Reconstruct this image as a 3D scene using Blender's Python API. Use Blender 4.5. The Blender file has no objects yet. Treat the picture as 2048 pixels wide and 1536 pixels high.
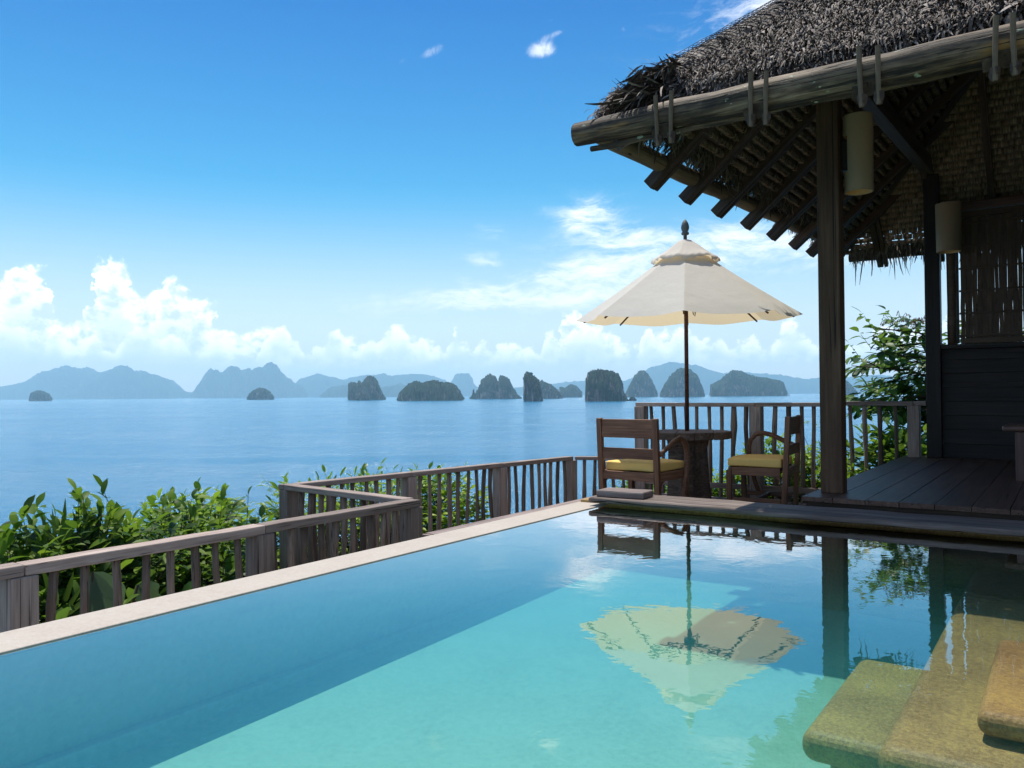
import bpy, math, random
import numpy as np
from mathutils import Vector, Matrix, Quaternion

random.seed(7)
rng = np.random.default_rng(7)
S = bpy.context.scene
COL = S.collection

# ------------------------------------------------------------------ camera
TH = math.radians(34.9)           # view direction, measured from the pool's long edge
FOC = 1600.0                      # focal length in photo pixels (2048 wide)
ZC = 0.82                         # eye height over the pool water
PITCH = math.atan((789.8 - 768) / FOC)
ROLL = math.radians(0.44)
fw = Vector((-math.sin(TH) * math.cos(PITCH), math.cos(TH) * math.cos(PITCH), math.sin(PITCH)))
rt0 = Vector((math.cos(TH), math.sin(TH), 0))
up0 = rt0.cross(fw)
rt = rt0 * math.cos(ROLL) - up0 * math.sin(ROLL)
up = up0 * math.cos(ROLL) + rt0 * math.sin(ROLL)
cd = bpy.data.cameras.new('camera')
cd.sensor_width = 36.0
cd.lens = FOC / 2048 * 36.0
cd.clip_start = 0.05
cd.clip_end = 90000
cam = bpy.data.objects.new('camera', cd)
COL.objects.link(cam)
cam.matrix_world = Matrix(((rt.x, up.x, -fw.x, 0), (rt.y, up.y, -fw.y, 0), (rt.z, up.z, -fw.z, ZC), (0, 0, 0, 1)))
S.camera = cam
fw0 = Vector((-math.sin(TH), math.cos(TH), 0))


def at(lat, dist, z=0.0):
    """a spot given by its distance along and across the viewing direction"""
    return Vector((lat * rt0.x + dist * fw0.x, lat * rt0.y + dist * fw0.y, z))


# ------------------------------------------------------------------ light and sky
SUN_TO = Vector((-0.28, 0.19, 1.0)).normalized()        # towards the sun
sd = bpy.data.lights.new('sun', 'SUN')
sd.energy = 4.2
sd.angle = math.radians(0.5)
sd.color = (1.0, 0.94, 0.83)
sun = bpy.data.objects.new('sun', sd)
COL.objects.link(sun)
sun.rotation_euler = SUN_TO.to_track_quat('Z', 'Y').to_euler()

S.view_settings.view_transform = 'Standard'
S.view_settings.look = 'None'
S.view_settings.exposure = 0.5
S.view_settings.gamma = 1.0
S.view_settings.use_curve_mapping = False
S.cycles.max_bounces = 8
S.cycles.diffuse_bounces = 5
S.cycles.glossy_bounces = 3
S.cycles.transparent_max_bounces = 12
S.cycles.volume_bounces = 1
S.cycles.caustics_reflective = False
S.cycles.caustics_refractive = False
S.cycles.use_denoising = True
S.cycles.sample_clamp_indirect = 4.0


class NT:
    """small helper to write node trees as expressions"""

    def __init__(self, tree):
        self.t = tree
        tree.nodes.clear()

    def n(self, kind, **kw):
        x = self.t.nodes.new(kind)
        for k, v in kw.items():
            setattr(x, k, v)
        return x

    def put(self, sock, v):
        if v is None:
            return
        if isinstance(v, bpy.types.NodeSocket):
            self.t.links.new(v, sock)
        else:
            if sock.type == 'RGBA' and hasattr(v, '__len__') and len(v) == 3:
                v = (*v, 1.0)
            sock.default_value = v

    def m(self, op, a, b=None, c=None, clamp=False):
        x = self.n('ShaderNodeMath', operation=op, use_clamp=clamp)
        for i, v in enumerate((a, b, c)):
            self.put(x.inputs[i], v)
        return x.outputs[0]

    def vm(self, op, a, b=None, scale=None):
        x = self.n('ShaderNodeVectorMath', operation=op)
        self.put(x.inputs[0], a)
        self.put(x.inputs[1], b)
        if scale is not None:
            self.put(x.inputs['Scale'], scale)
        return x.outputs['Value'] if op in ('DOT_PRODUCT', 'LENGTH') else x.outputs[0]

    def step(self, v, a, b, lo=0.0, hi=1.0):
        x = self.n('ShaderNodeMapRange', interpolation_type='SMOOTHSTEP')
        for i, q in enumerate((v, a, b, lo, hi)):
            self.put(x.inputs[i], q)
        return x.outputs[0]

    def lin(self, v, a, b, lo=0.0, hi=1.0):
        x = self.n('ShaderNodeMapRange')
        for i, q in enumerate((v, a, b, lo, hi)):
            self.put(x.inputs[i], q)
        return x.outputs[0]

    def noise(self, vec, scale, detail=3.0, rough=0.55, dist=0.0, out=0):
        x = self.n('ShaderNodeTexNoise')
        self.put(x.inputs['Vector'], vec)
        x.inputs['Scale'].default_value = scale
        x.inputs['Detail'].default_value = detail
        x.inputs['Roughness'].default_value = rough
        x.inputs['Distortion'].default_value = dist
        return x.outputs[out]

    def mix(self, f, a, b, blend='MIX'):
        x = self.n('ShaderNodeMix', data_type='RGBA', blend_type=blend)
        self.put(x.inputs[0], f)
        self.put(x.inputs[6], a)
        self.put(x.inputs[7], b)
        return x.outputs[2]

    def ramp(self, f, stops):
        x = self.n('ShaderNodeValToRGB')
        e = x.color_ramp.elements
        while len(e) < len(stops):
            e.new(0.5)
        for q, (p, c) in zip(e, stops):
            q.position = p
            q.color = (*c, 1.0)
        self.put(x.inputs[0], f)
        return x.outputs[0]

    def xyz(self, x_, y_, z_):
        x = self.n('ShaderNodeCombineXYZ')
        for i, v in enumerate((x_, y_, z_)):
            self.put(x.inputs[i], v)
        return x.outputs[0]


def U_of(x):
    return 1600 * math.atan((x - 1024) / 1600)


def V_of(x, y):
    return 1600 * math.atan((797 - 0.0076 * x - y) / math.hypot(1600, x - 1024))


world = bpy.data.worlds.new('World')
S.world = world
world.use_nodes = True
w = NT(world.node_tree)
sky = w.n('ShaderNodeTexSky', sky_type='NISHITA')
sky.sun_disc = False
sky.sun_elevation = math.asin(SUN_TO.z)
sky.sun_rotation = math.atan2(SUN_TO.x, SUN_TO.y)
sky.altitude = 30
sky.air_density = 1.0
sky.dust_density = 0.3
sky.ozone_density = 2.0
hs = w.n('ShaderNodeHueSaturation')
hs.inputs['Hue'].default_value = 0.485
hs.inputs['Saturation'].default_value = 1.35
hs.inputs['Value'].default_value = 1.0
w.put(hs.inputs['Color'], sky.outputs[0])
dirv = w.n('ShaderNodeTexCoord').outputs['Generated']
sep = w.n('ShaderNodeSeparateXYZ')
w.put(sep.inputs[0], dirv)
dz = sep.outputs[2]
az = w.m('ARCTAN2', w.vm('DOT_PRODUCT', dirv, tuple(rt0)), w.vm('DOT_PRODUCT', dirv, tuple(fw0)))
U = w.m('MULTIPLY', az, 1600.0)
V = w.m('MULTIPLY', w.m('ARCSINE', dz), 1600.0)
UV = w.xyz(U, V, 0.0)
grade = w.ramp(w.lin(dz, 0.0, 1.0), [(0.0, (0.98, 0.93, 0.93)), (0.12, (0.86, 0.93, 0.95)), (0.24, (0.36, 0.85, 0.95)), (0.46, (0.0, 0.49, 0.86)), (1.0, (0.08, 0.50, 0.78))])
base_sky = w.vm('SCALE', w.vm('MULTIPLY', hs.outputs[0], grade), scale=0.105)


def curve_of_az(points, lo, hi, vmax):
    """profile over the azimuth, as a float curve; points are (x, y) of the photo's skyline"""
    c = w.n('ShaderNodeFloatCurve')
    cu = c.mapping.curves[0]
    pts = [((U_of(x) - lo) / (hi - lo), V_of(x, y) / vmax) for x, y in points]
    while len(cu.points) < len(pts):
        cu.points.new(0.5, 0.5)
    for p, (a, b) in zip(cu.points, pts):
        p.location = (min(max(a, 0), 1), min(max(b, 0), 1))
        p.handle_type = 'AUTO_CLAMPED'
    c.mapping.update()
    w.put(c.inputs['Value'], w.lin(w.m('ADD', U, w.m('MULTIPLY', w.m('SUBTRACT', w.noise(w.vm('ADD', UV, (70.0, 30.0, 9.0)), 1 / 40.0, 5.0, 0.6), 0.5), 75.0)), lo, hi))
    return w.m('MULTIPLY', c.outputs[0], vmax)


LO, HI = U_of(-60), U_of(2100)
towers = [(-60, 610), (-10, 560), (15, 535), (45, 522), (78, 535), (97, 572), (110, 612), (140, 640), (168, 640), (186, 560),
          (200, 526), (228, 518), (256, 536), (272, 578), (290, 590), (316, 570), (346, 563), (374, 574), (404, 596), (432, 622),
          (452, 655), (480, 668), (522, 652), (548, 664), (580, 700), (626, 720), (654, 690), (704, 672), (742, 690), (800, 668),
          (838, 672), (876, 696), (905, 720), (960, 710), (1000, 690), (1044, 683), (1092, 700), (1118, 650), (1152, 612),
          (1174, 650), (1216, 652), (1246, 690), (1290, 690), (1350, 662), (1400, 690), (1480, 715), (1560, 690), (1596, 662),
          (1630, 700), (1760, 690), (1820, 655), (1900, 700), (2100, 640)]
topA = curve_of_az(towers, LO, HI, 320.0)
nA = w.noise(UV, 1 / 52.0, 6.0, 0.6)
nA2 = w.noise(w.vm('ADD', UV, (-9.0, 12.0, 0.0)), 1 / 52.0, 6.0, 0.6)
relief = w.m('SUBTRACT', nA, nA2)
sdA = w.m('ADD', w.m('SUBTRACT', topA, V), w.m('ADD', w.m('MULTIPLY', w.m('SUBTRACT', nA, 0.5), 84.0), w.m('MULTIPLY', w.m('SUBTRACT', w.noise(UV, 1 / 17.0, 5.0, 0.6), 0.5), 26.0)))
edgeA = w.step(sdA, -4.0, 14.0)
fadeA = w.step(sdA, 14.0, 130.0, 1.0, 0.30)
lowA = w.step(V, 44.0, 92.0)
alphaA = w.m('MULTIPLY', w.m('MULTIPLY', edgeA, fadeA), lowA)
# small bank of cumulus in front, close over the horizon
nB = w.noise(w.vm('ADD', UV, (311.0, 77.0, 5.0)), 1 / 40.0, 6.0, 0.62)
nBw = w.noise(w.xyz(U, 0.0, 3.3), 1 / 95.0, 2.0, 0.5)
topB = w.m('ADD', 58.0, w.m('MULTIPLY', w.step(nBw, 0.30, 0.62), 80.0))
sdB = w.m('ADD', w.m('SUBTRACT', topB, V), w.m('MULTIPLY', w.m('SUBTRACT', nB, 0.5), 90.0))
alphaB = w.m('MULTIPLY', w.m('MULTIPLY', w.step(sdB, 2.0, 15.0), w.step(V, 60.0, 84.0)), 0.85)
# thin high cloud
wisp_uv = w.vm('MULTIPLY', w.vm('ADD', UV, w.vm('SCALE', w.noise(UV, 1 / 240.0, 3.0, 0.6, 0.0, 1), scale=110.0)), (0.34, 1.7, 1.0))
nC = w.noise(wisp_uv, 1 / 48.0, 8.0, 0.66, 0.35)
nC2 = w.noise(UV, 1 / 26.0, 6.0, 0.68, 0.8)


def blob(x, y, ru, rv, tilt, gain):
    cu, cv = U_of(x), V_of(x, y)
    du = w.m('SUBTRACT', U, cu)
    dv = w.m('SUBTRACT', V, cv)
    c, s = math.cos(tilt), math.sin(tilt)
    a = w.m('ADD', w.m('MULTIPLY', du, c / ru), w.m('MULTIPLY', dv, s / ru))
    b = w.m('ADD', w.m('MULTIPLY', du, -s / rv), w.m('MULTIPLY', dv, c / rv))
    r2 = w.m('ADD', w.m('MULTIPLY', a, a), w.m('MULTIPLY', b, b))
    return w.m('MULTIPLY', w.m('EXPONENT', w.m('MULTIPLY', r2, -1.0)), gain)


def total(parts):
    t = parts[0]
    for p in parts[1:]:
        t = w.m('ADD', t, p)
    return t


maskC = total([blob(1060, 590, 290, 26, 0.05, 1.15), blob(1230, 545, 240, 46, 0.16, 1.15), blob(1430, 490, 270, 38, 0.05, 1.0),
               blob(1760, 505, 260, 30, 0.0, 0.7), blob(1200, 448, 95, 34, -0.25, 1.0), blob(1180, 425, 60, 25, 0.5, 0.6),
               blob(1600, 10, 190, 60, 0.15, 1.2), blob(970, 522, 46, 18, 0.0, 0.75), blob(975, 462, 45, 16, 0.0, 0.45)])
maskD = total([blob(1088, 95, 34, 17, 0.15, 1.1), blob(872, 97, 36, 12, 0.45, 0.7), blob(806, 118, 30, 8, 0.3, 0.4), blob(1118, 62, 30, 7, 0.25, 0.5),
               blob(1110, 35, 22, 6, 0.2, 0.4), blob(1254, 55, 8, 14, 0.2, 0.45), blob(740, 142, 16, 5, 0.2, 0.35)])
# beyond the frame unseen thin cloud patches, thickened to add neutral fill light
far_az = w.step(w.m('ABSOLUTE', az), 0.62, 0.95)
fill_patch = w.m('MULTIPLY', w.m('MULTIPLY', far_az, w.step(w.noise(dirv, 2.2, 3.0, 0.5), 0.40, 0.62)), w.step(V, 150.0, 300.0))
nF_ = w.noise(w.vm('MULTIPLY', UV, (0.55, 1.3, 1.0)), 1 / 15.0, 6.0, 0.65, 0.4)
maskC2 = w.m('MINIMUM', w.m('ADD', maskC, fill_patch), 1.0)
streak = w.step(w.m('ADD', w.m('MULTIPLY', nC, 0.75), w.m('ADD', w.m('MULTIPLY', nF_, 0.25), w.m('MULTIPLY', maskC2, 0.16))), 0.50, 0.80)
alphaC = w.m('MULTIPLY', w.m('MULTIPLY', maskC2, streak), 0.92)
alphaD = w.m('MULTIPLY', w.step(w.m('MULTIPLY', maskD, w.m('ADD', nC2, 0.1)), 0.2, 0.75), 0.8)
veil = w.m('MULTIPLY', w.step(V, 10.0, 430.0, 1.0, 0.0), 0.62)
white = w.mix(w.step(relief, -0.13, 0.09), (0.64, 0.74, 0.86), (1.28, 1.24, 1.20))
c = w.mix(veil, base_sky, (0.86, 0.82, 0.79))
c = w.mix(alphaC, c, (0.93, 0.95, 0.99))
c = w.mix(alphaD, c, (0.92, 0.95, 1.0))
c = w.mix(alphaA, c, white)
c = w.mix(alphaB, c, w.mix(w.m('MULTIPLY', w.step(sdB, 62.0, 6.0), w.step(nB, 0.34, 0.58)), (0.74, 0.82, 0.92), (1.28, 1.24, 1.20)))
bg = w.n('ShaderNodeBackground')
w.put(bg.inputs[0], c)
bg.inputs[1].default_value = 1.0
w.t.links.new(bg.outputs[0], w.n('ShaderNodeOutputWorld').inputs[0])

# ------------------------------------------------------------------ mesh helpers
WL = {}


class MB:
    def __init__(self):
        self.v = []
        self.f = []

    def add(self, vs, fs):
        o = len(self.v)
        self.v.extend(tuple(p) for p in vs)
        self.f.extend(tuple(i + o for i in q) for q in fs)

    def box(self, c, s, R=None):
        c = Vector(c)
        vs = []
        for sx in (-.5, .5):
            for sy in (-.5, .5):
                for sz in (-.5, .5):
                    p = Vector((sx * s[0], sy * s[1], sz * s[2]))
                    if R is not None:
                        p = R @ p
                    vs.append(c + p)
        self.add(vs, [(0, 1, 3, 2), (4, 6, 7, 5), (0, 4, 5, 1), (2, 3, 7, 6), (0, 2, 6, 4), (1, 5, 7, 3)])

    def tube(self, pts, rad, n=8, cap=True, wob=0.0, flat=1.0):
        pts = [Vector(p) for p in pts]
        rad = rad if hasattr(rad, '__len__') else [rad] * len(pts)
        rings = []
        t0 = (pts[1] - pts[0]).normalized()
        a = t0.orthogonal().normalized()
        for i, p in enumerate(pts):
            t = (pts[min(i + 1, len(pts) - 1)] - pts[max(i - 1, 0)]).normalized()
            a = (a - t * a.dot(t)).normalized()
            b = t.cross(a)
            rings.append([p + (a * math.cos(k * 2 * math.pi / n) + b * math.sin(k * 2 * math.pi / n) * flat) * rad[i] * (1 + random.uniform(-wob, wob)) for k in range(n)])
        vs = [q for r in rings for q in r]
        fs = []
        for i in range(len(pts) - 1):
            for k in range(n):
                fs.append((i * n + k, i * n + (k + 1) % n, (i + 1) * n + (k + 1) % n, (i + 1) * n + k))
        if cap:
            fs.append(tuple(range(n - 1, -1, -1)))
            fs.append(tuple((len(pts) - 1) * n + k for k in range(n)))
        self.add(vs, fs)

    def lathe(self, prof, n=24, c=(0, 0, 0), fn=None):
        vs = []
        for r, z in prof:
            for k in range(n):
                a = k * 2 * math.pi / n
                rr = r if fn is None else fn(r, z, a)
                vs.append((c[0] + rr * math.cos(a), c[1] + rr * math.sin(a), c[2] + z))
        fs = []
        for i in range(len(prof) - 1):
            for k in range(n):
                fs.append((i * n + k, i * n + (k + 1) % n, (i + 1) * n + (k + 1) % n, (i + 1) * n + k))
        fs.append(tuple(range(n - 1, -1, -1)))
        fs.append(tuple((len(prof) - 1) * n + k for k in range(n)))
        self.add(vs, fs)

    def mesh(self, name, smooth=False):
        m = bpy.data.meshes.new(name)
        m.from_pydata(self.v, [], self.f)
        if smooth:
            m.polygons.foreach_set('use_smooth', [True] * len(m.polygons))
        m.update()
        return m


def np_mesh(name, verts, quads, smooth=False):
    """many quads at once from arrays"""
    m = bpy.data.meshes.new(name)
    nv, nq = len(verts), len(quads)
    m.vertices.add(nv)
    m.vertices.foreach_set('co', np.asarray(verts, dtype=np.float32).ravel())
    k = quads.shape[1]
    m.loops.add(nq * k)
    m.loops.foreach_set('vertex_index', np.asarray(quads, dtype=np.int32).ravel())
    m.polygons.add(nq)
    m.polygons.foreach_set('loop_start', np.arange(0, nq * k, k, dtype=np.int32))
    m.polygons.foreach_set('loop_total', np.full(nq, k, dtype=np.int32))
    if smooth:
        m.polygons.foreach_set('use_smooth', np.ones(nq, dtype=bool))
    m.update(calc_edges=True)
    return m


def thing(name, label, cat, loc=(0, 0, 0), group=None, kind=None, local=False, rot=None):
    o = bpy.data.objects.new(name, None)
    o.empty_display_size = 0.1
    COL.objects.link(o)
    o.location = loc
    if rot is not None:
        o.rotation_euler = rot
    WL[o] = Vector((0, 0, 0)) if local else Vector(loc)
    if label:
        o['label'] = label
    if cat:
        o['category'] = cat
    if group:
        o['group'] = group
    if kind:
        o['kind'] = kind
    return o


def obj(name, me, mat, parent=None, loc=(0, 0, 0), rot=None, bevel=0.0, seg=2, kind=None, scale=None):
    if isinstance(me, MB):
        me = me.mesh(name)
    o = bpy.data.objects.new(name, me)
    COL.objects.link(o)
    if mat is not None and len(me.materials) == 0:
        me.materials.append(mat)
    loc = Vector(loc)
    WL[o] = loc
    if parent is not None:
        o.parent = parent
        o.location = loc - WL[parent]
    else:
        o.location = loc
    if rot is not None:
        o.rotation_mode = 'QUATERNION'
        o.rotation_quaternion = rot
    if scale is not None:
        o.scale = scale
    if bevel > 0:
        b = o.modifiers.new('bevel', 'BEVEL')
        b.width = bevel
        b.segments = seg
        b.limit_method = 'ANGLE'
    if kind:
        o['kind'] = kind
    return o


def tag(o, label, cat, group=None):
    o['label'] = label
    o['category'] = cat
    if group:
        o['group'] = group
    return o


def frame_quat(p0, p1, upv=(0, 0, 1)):
    x = (Vector(p1) - Vector(p0)).normalized()
    u = Vector(upv)
    if abs(x.dot(u)) > 0.98:
        u = Vector((0, 1, 0))
    y = u.cross(x).normalized()
    z = x.cross(y)
    return Matrix((x, y, z)).transposed().to_quaternion()


def beam(name, p0, p1, w_, h_, mat, parent=None, bevel=0.006, upv=(0, 0, 1), wob=0.0, seg=2, n=6):
    """a board or squared timber between two points, its own x axis along its length"""
    p0, p1 = Vector(p0), Vector(p1)
    L = (p1 - p0).length
    b = MB()
    if wob <= 0:
        b.box((0, 0, 0), (L, w_, h_))
    else:
        rings = []
        for i in range(n + 1):
            t = i / n - .5
            ww, hh = w_ * (1 + random.uniform(-wob, wob)), h_ * (1 + random.uniform(-wob, wob))
            oy, oz = random.uniform(-wob, wob) * w_ * .5, random.uniform(-wob, wob) * h_ * .5
            rings += [(t * L, oy - ww / 2, oz - hh / 2), (t * L, oy + ww / 2, oz - hh / 2), (t * L, oy + ww / 2, oz + hh / 2), (t * L, oy - ww / 2, oz + hh / 2)]
        fs = []
        for i in range(n):
            for k in range(4):
                fs.append((i * 4 + k, i * 4 + (k + 1) % 4, i * 4 + 4 + (k + 1) % 4, i * 4 + 4 + k))
        fs += [(3, 2, 1, 0), (n * 4, n * 4 + 1, n * 4 + 2, n * 4 + 3)]
        b.add(rings, fs)
    # outward faces
    me = b.mesh(name)
    import bmesh
    bm = bmesh.new()
    bm.from_mesh(me)
    bmesh.ops.recalc_face_normals(bm, faces=bm.faces)
    bm.to_mesh(me)
    bm.free()
    return obj(name, me, mat, parent, (p0 + p1) / 2, frame_quat(p0, p1, upv), bevel, seg)


# ------------------------------------------------------------------ materials
def material(name):
    m = bpy.data.materials.new(name)
    m.use_nodes = True
    t = NT(m.node_tree)
    out = t.n('ShaderNodeOutputMaterial')
    return m, t, out


def principled(t, out, color, rough=0.6, normal=None, spec=0.5, **kw):
    b = t.n('ShaderNodeBsdfPrincipled')
    t.put(b.inputs['Base Color'], color)
    t.put(b.inputs['Roughness'], rough)
    t.put(b.inputs['Specular IOR Level'], spec)
    if normal is not None:
        t.put(b.inputs['Normal'], normal)
    for k, v in kw.items():
        t.put(b.inputs[k.replace('_', ' ')], v)
    t.t.links.new(b.outputs[0], out.inputs[0])
    return b


def bump(t, h, strength=0.4, dist=0.01):
    b = t.n('ShaderNodeBump')
    t.put(b.inputs['Height'], h)
    b.inputs['Strength'].default_value = strength
    b.inputs['Distance'].default_value = dist
    return b.outputs[0]


def obj_coords(t):
    o = t.n('ShaderNodeTexCoord').outputs['Object']
    r = t.n('ShaderNodeObjectInfo').outputs['Random']
    return t.vm('ADD', o, t.xyz(t.m('MULTIPLY', r, 37.0), t.m('MULTIPLY', r, 91.0), t.m('MULTIPLY', r, 53.0))), r


def wood(name, dark, mid, light, rough=0.75, grain=1.0, relief=0.5, spec=0.3, vary=0.35):
    m, t, out = material(name)
    p, r = obj_coords(t)
    g = t.noise(t.vm('MULTIPLY', p, (2.2 * grain, 42 * grain, 42 * grain)), 1.0, 6.0, 0.65, 0.5)
    big = t.noise(t.vm('MULTIPLY', p, (1.4, 5.0, 5.0)), 1.0, 4.0, 0.6, 0.3)
    crack = t.noise(t.vm('MULTIPLY', p, (1.1 * grain, 75 * grain, 75 * grain)), 1.0, 2.0, 0.5, 1.2)
    col = t.ramp(t.m('ADD', t.m('MULTIPLY', g, 0.6), t.m('MULTIPLY', big, 0.4)), [(0.30, dark), (0.5, mid), (0.72, light)])
    ck = t.step(crack, 0.30, 0.38)
    col = t.mix(ck, tuple(c * 0.35 for c in dark), col)
    col = t.vm('SCALE', col, scale=t.lin(r, 0.0, 1.0, 1.0 - vary, 1.0 + vary))
    h = t.m('ADD', t.m('MULTIPLY', g, 0.5), ck)
    principled(t, out, col, rough, bump(t, h, relief, 0.004), spec)
    return m


M = {}
M['grey_wood'] = wood('weathered grey wood', (0.125, 0.093, 0.078), (0.285, 0.222, 0.192), (0.46, 0.38, 0.335), 0.82, 1.0, 0.7)
M['stick_wood'] = wood('weathered sticks', (0.09, 0.062, 0.046), (0.20, 0.145, 0.115), (0.34, 0.26, 0.215), 0.85, 1.6, 0.8, vary=0.42)
M['deck_wood'] = wood('deck boards', (0.10, 0.075, 0.07), (0.21, 0.165, 0.155), (0.34, 0.285, 0.27), 0.8, 0.8, 0.6, vary=0.2)
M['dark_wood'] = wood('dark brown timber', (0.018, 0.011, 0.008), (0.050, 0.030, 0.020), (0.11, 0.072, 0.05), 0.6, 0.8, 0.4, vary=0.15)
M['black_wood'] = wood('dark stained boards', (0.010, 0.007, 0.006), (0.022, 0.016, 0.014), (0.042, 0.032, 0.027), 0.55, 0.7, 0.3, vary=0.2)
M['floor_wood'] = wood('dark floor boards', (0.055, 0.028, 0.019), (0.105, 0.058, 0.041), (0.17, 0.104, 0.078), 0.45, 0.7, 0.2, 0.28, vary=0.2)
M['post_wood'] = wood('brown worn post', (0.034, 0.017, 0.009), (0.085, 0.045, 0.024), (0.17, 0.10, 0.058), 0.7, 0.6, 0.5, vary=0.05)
M['chair_wood'] = wood('red brown teak', (0.07, 0.032, 0.017), (0.19, 0.088, 0.046), (0.34, 0.19, 0.11), 0.55, 1.2, 0.4, 0.4, vary=0.2)
M['table_wood'] = wood('old dark root wood', (0.035, 0.022, 0.015), (0.13, 0.085, 0.060), (0.28, 0.205, 0.155), 0.75, 0.9, 0.9, vary=0.25)
M['pole_wood'] = wood('red brown pole', (0.05, 0.018, 0.010), (0.11, 0.042, 0.024), (0.18, 0.08, 0.045), 0.5, 1.0, 0.2, vary=0.05)
M['rose_wood'] = wood('rosy bench wood', (0.06, 0.03, 0.024), (0.125, 0.068, 0.053), (0.20, 0.115, 0.09), 0.45, 0.8, 0.2, vary=0.1)
M['beam_wood'] = wood('wet kerb timber', (0.05, 0.037, 0.032), (0.15, 0.117, 0.104), (0.33, 0.27, 0.245), 0.75, 0.6, 0.9, vary=0.05)


def mat_log():
    m, t, out = material('old eave log')
    p, r = obj_coords(t)
    g = t.noise(t.vm('MULTIPLY', p, (1.3, 26, 26)), 1.0, 6.0, 0.65, 0.8)
    big = t.noise(t.vm('MULTIPLY', p, (2.2, 6.0, 6.0)), 1.0, 5.0, 0.6, 0.5)
    col = t.ramp(t.m('ADD', t.m('MULTIPLY', g, 0.5), t.m('MULTIPLY', big, 0.5)),
                 [(0.43, (0.018, 0.012, 0.008)), (0.50, (0.075, 0.05, 0.032)), (0.57, (0.175, 0.122, 0.078)), (0.70, (0.38, 0.29, 0.20))])
    rust = t.step(t.noise(t.vm('MULTIPLY', p, (1.5, 5, 5)), 1.0, 4.0, 0.6), 0.60, 0.72)
    col = t.mix(t.m('MULTIPLY', rust, 0.7), col, (0.30, 0.15, 0.04))
    lich = t.step(t.noise(t.vm('MULTIPLY', p, (9, 14, 14)), 1.0, 3.0, 0.6), 0.66, 0.70)
    col = t.mix(lich, col, (0.34, 0.40, 0.28))
    ck = t.step(t.noise(t.vm('MULTIPLY', p, (1.0, 34, 34)), 1.0, 3.0, 0.55, 1.5), 0.36, 0.44)
    col = t.mix(ck, (0.02, 0.016, 0.012), col)
    principled(t, out, col, 0.7, bump(t, t.m('ADD', g, ck), 0.9, 0.008), 0.35)
    return m


M['log'] = mat_log()
M['bark_log'] = wood('pale bark covered pole', (0.05, 0.034, 0.020), (0.155, 0.110, 0.066), (0.28, 0.21, 0.13), 0.8, 0.7, 0.9, vary=0.1)


def mat_thatch(name, stops, vary_scale=9.0, stripes=None):
    m, t, out = material(name)
    g = t.n('ShaderNodeNewGeometry')
    ri = g.outputs['Random Per Island']
    pos = g.outputs['Position']
    big = t.noise(pos, 2.2, 3.0, 0.6)
    fine = t.noise(pos, 55.0, 3.0, 0.6)
    f = t.m('ADD', t.m('MULTIPLY', ri, 0.62), t.m('ADD', t.m('MULTIPLY', big, 0.30), t.m('MULTIPLY', fine, 0.22)))
    col = t.ramp(f, stops)
    principled(t, out, col, 0.75, None, 0.3)
    return m


M['thatch'] = mat_thatch('old palm thatch', [(0.15, (0.020, 0.014, 0.011)), (0.45, (0.065, 0.049, 0.041)), (0.70, (0.16, 0.128, 0.110)), (0.97, (0.42, 0.36, 0.32))])
M['thatch_fringe'] = mat_thatch('frayed palm leaf ends', [(0.15, (0.04, 0.032, 0.022)), (0.5, (0.10, 0.082, 0.058)), (0.9, (0.24, 0.20, 0.145))])


def mat_rows():
    m, t, out = material('thatch seen from below')
    o = t.n('ShaderNodeTexCoord').outputs['Object']
    r = t.n('ShaderNodeObjectInfo').outputs['Random']
    p = t.vm('ADD', o, t.xyz(t.m('MULTIPLY', r, 50.0), 0.0, 0.0))
    st = t.noise(t.vm('MULTIPLY', p, (70, 6, 6)), 1.0, 4.0, 0.6, 0.4)
    ri = t.n('ShaderNodeNewGeometry').outputs['Random Per Island']
    col = t.ramp(t.m('ADD', t.m('MULTIPLY', st, 0.86), t.m('MULTIPLY', ri, 0.14)), [(0.30, (0.04, 0.027, 0.017)), (0.5, (0.205, 0.148, 0.095)), (0.72, (0.42, 0.325, 0.22))])
    principled(t, out, col, 0.8, bump(t, st, 0.8, 0.01), 0.2)
    return m


M['rows'] = mat_rows()


def mat_plain(name, col, rough=0.6, vary=0.12, scale=12.0, spec=0.4, relief=0.0, metal=0.0):
    m, t, out = material(name)
    o = t.n('ShaderNodeTexCoord').outputs['Object']
    n = t.noise(o, scale, 5.0, 0.6)
    c = t.mix(n, tuple(x * (1 - vary) for x in col), tuple(min(1, x * (1 + vary)) for x in col))
    principled(t, out, c, rough, bump(t, n, relief, 0.004) if relief else None, spec, Metallic=metal)
    return m


M['net'] = mat_plain('dark net cord', (0.03, 0.03, 0.035), 0.8)
M['lamp'] = mat_plain('buff ceramic lamp shade', (0.32, 0.22, 0.125), 0.6, 0.08, 5.0)
M['lamp_in_glow'] = mat_plain('tan lamp inside with painted bounce glow', (0.80, 0.48, 0.22), 0.5, 0.1, 6.0)  # warm bounced light is put into this bright inner colour
M['finial'] = mat_plain('grey weathered finial', (0.12, 0.13, 0.125), 0.6, 0.2, 40.0)
M['peg'] = mat_plain('grey brown peg wood', (0.13, 0.095, 0.064), 0.8, 0.35, 40.0, 0.2, 0.4)
M['cushion'] = mat_plain('yellow canvas cushion', (0.92, 0.61, 0.19), 0.85, 0.06, 60.0, 0.2, 0.15)
M['bamboo'] = wood('bamboo strips', (0.055, 0.034, 0.02), (0.095, 0.06, 0.037), (0.145, 0.095, 0.06), 0.6, 1.0, 0.3, vary=0.14)
M['cord'] = mat_plain('dark cord', (0.02, 0.017, 0.014), 0.8)
M['metal'] = mat_plain('black iron bracket', (0.012, 0.012, 0.012), 0.5)


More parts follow.
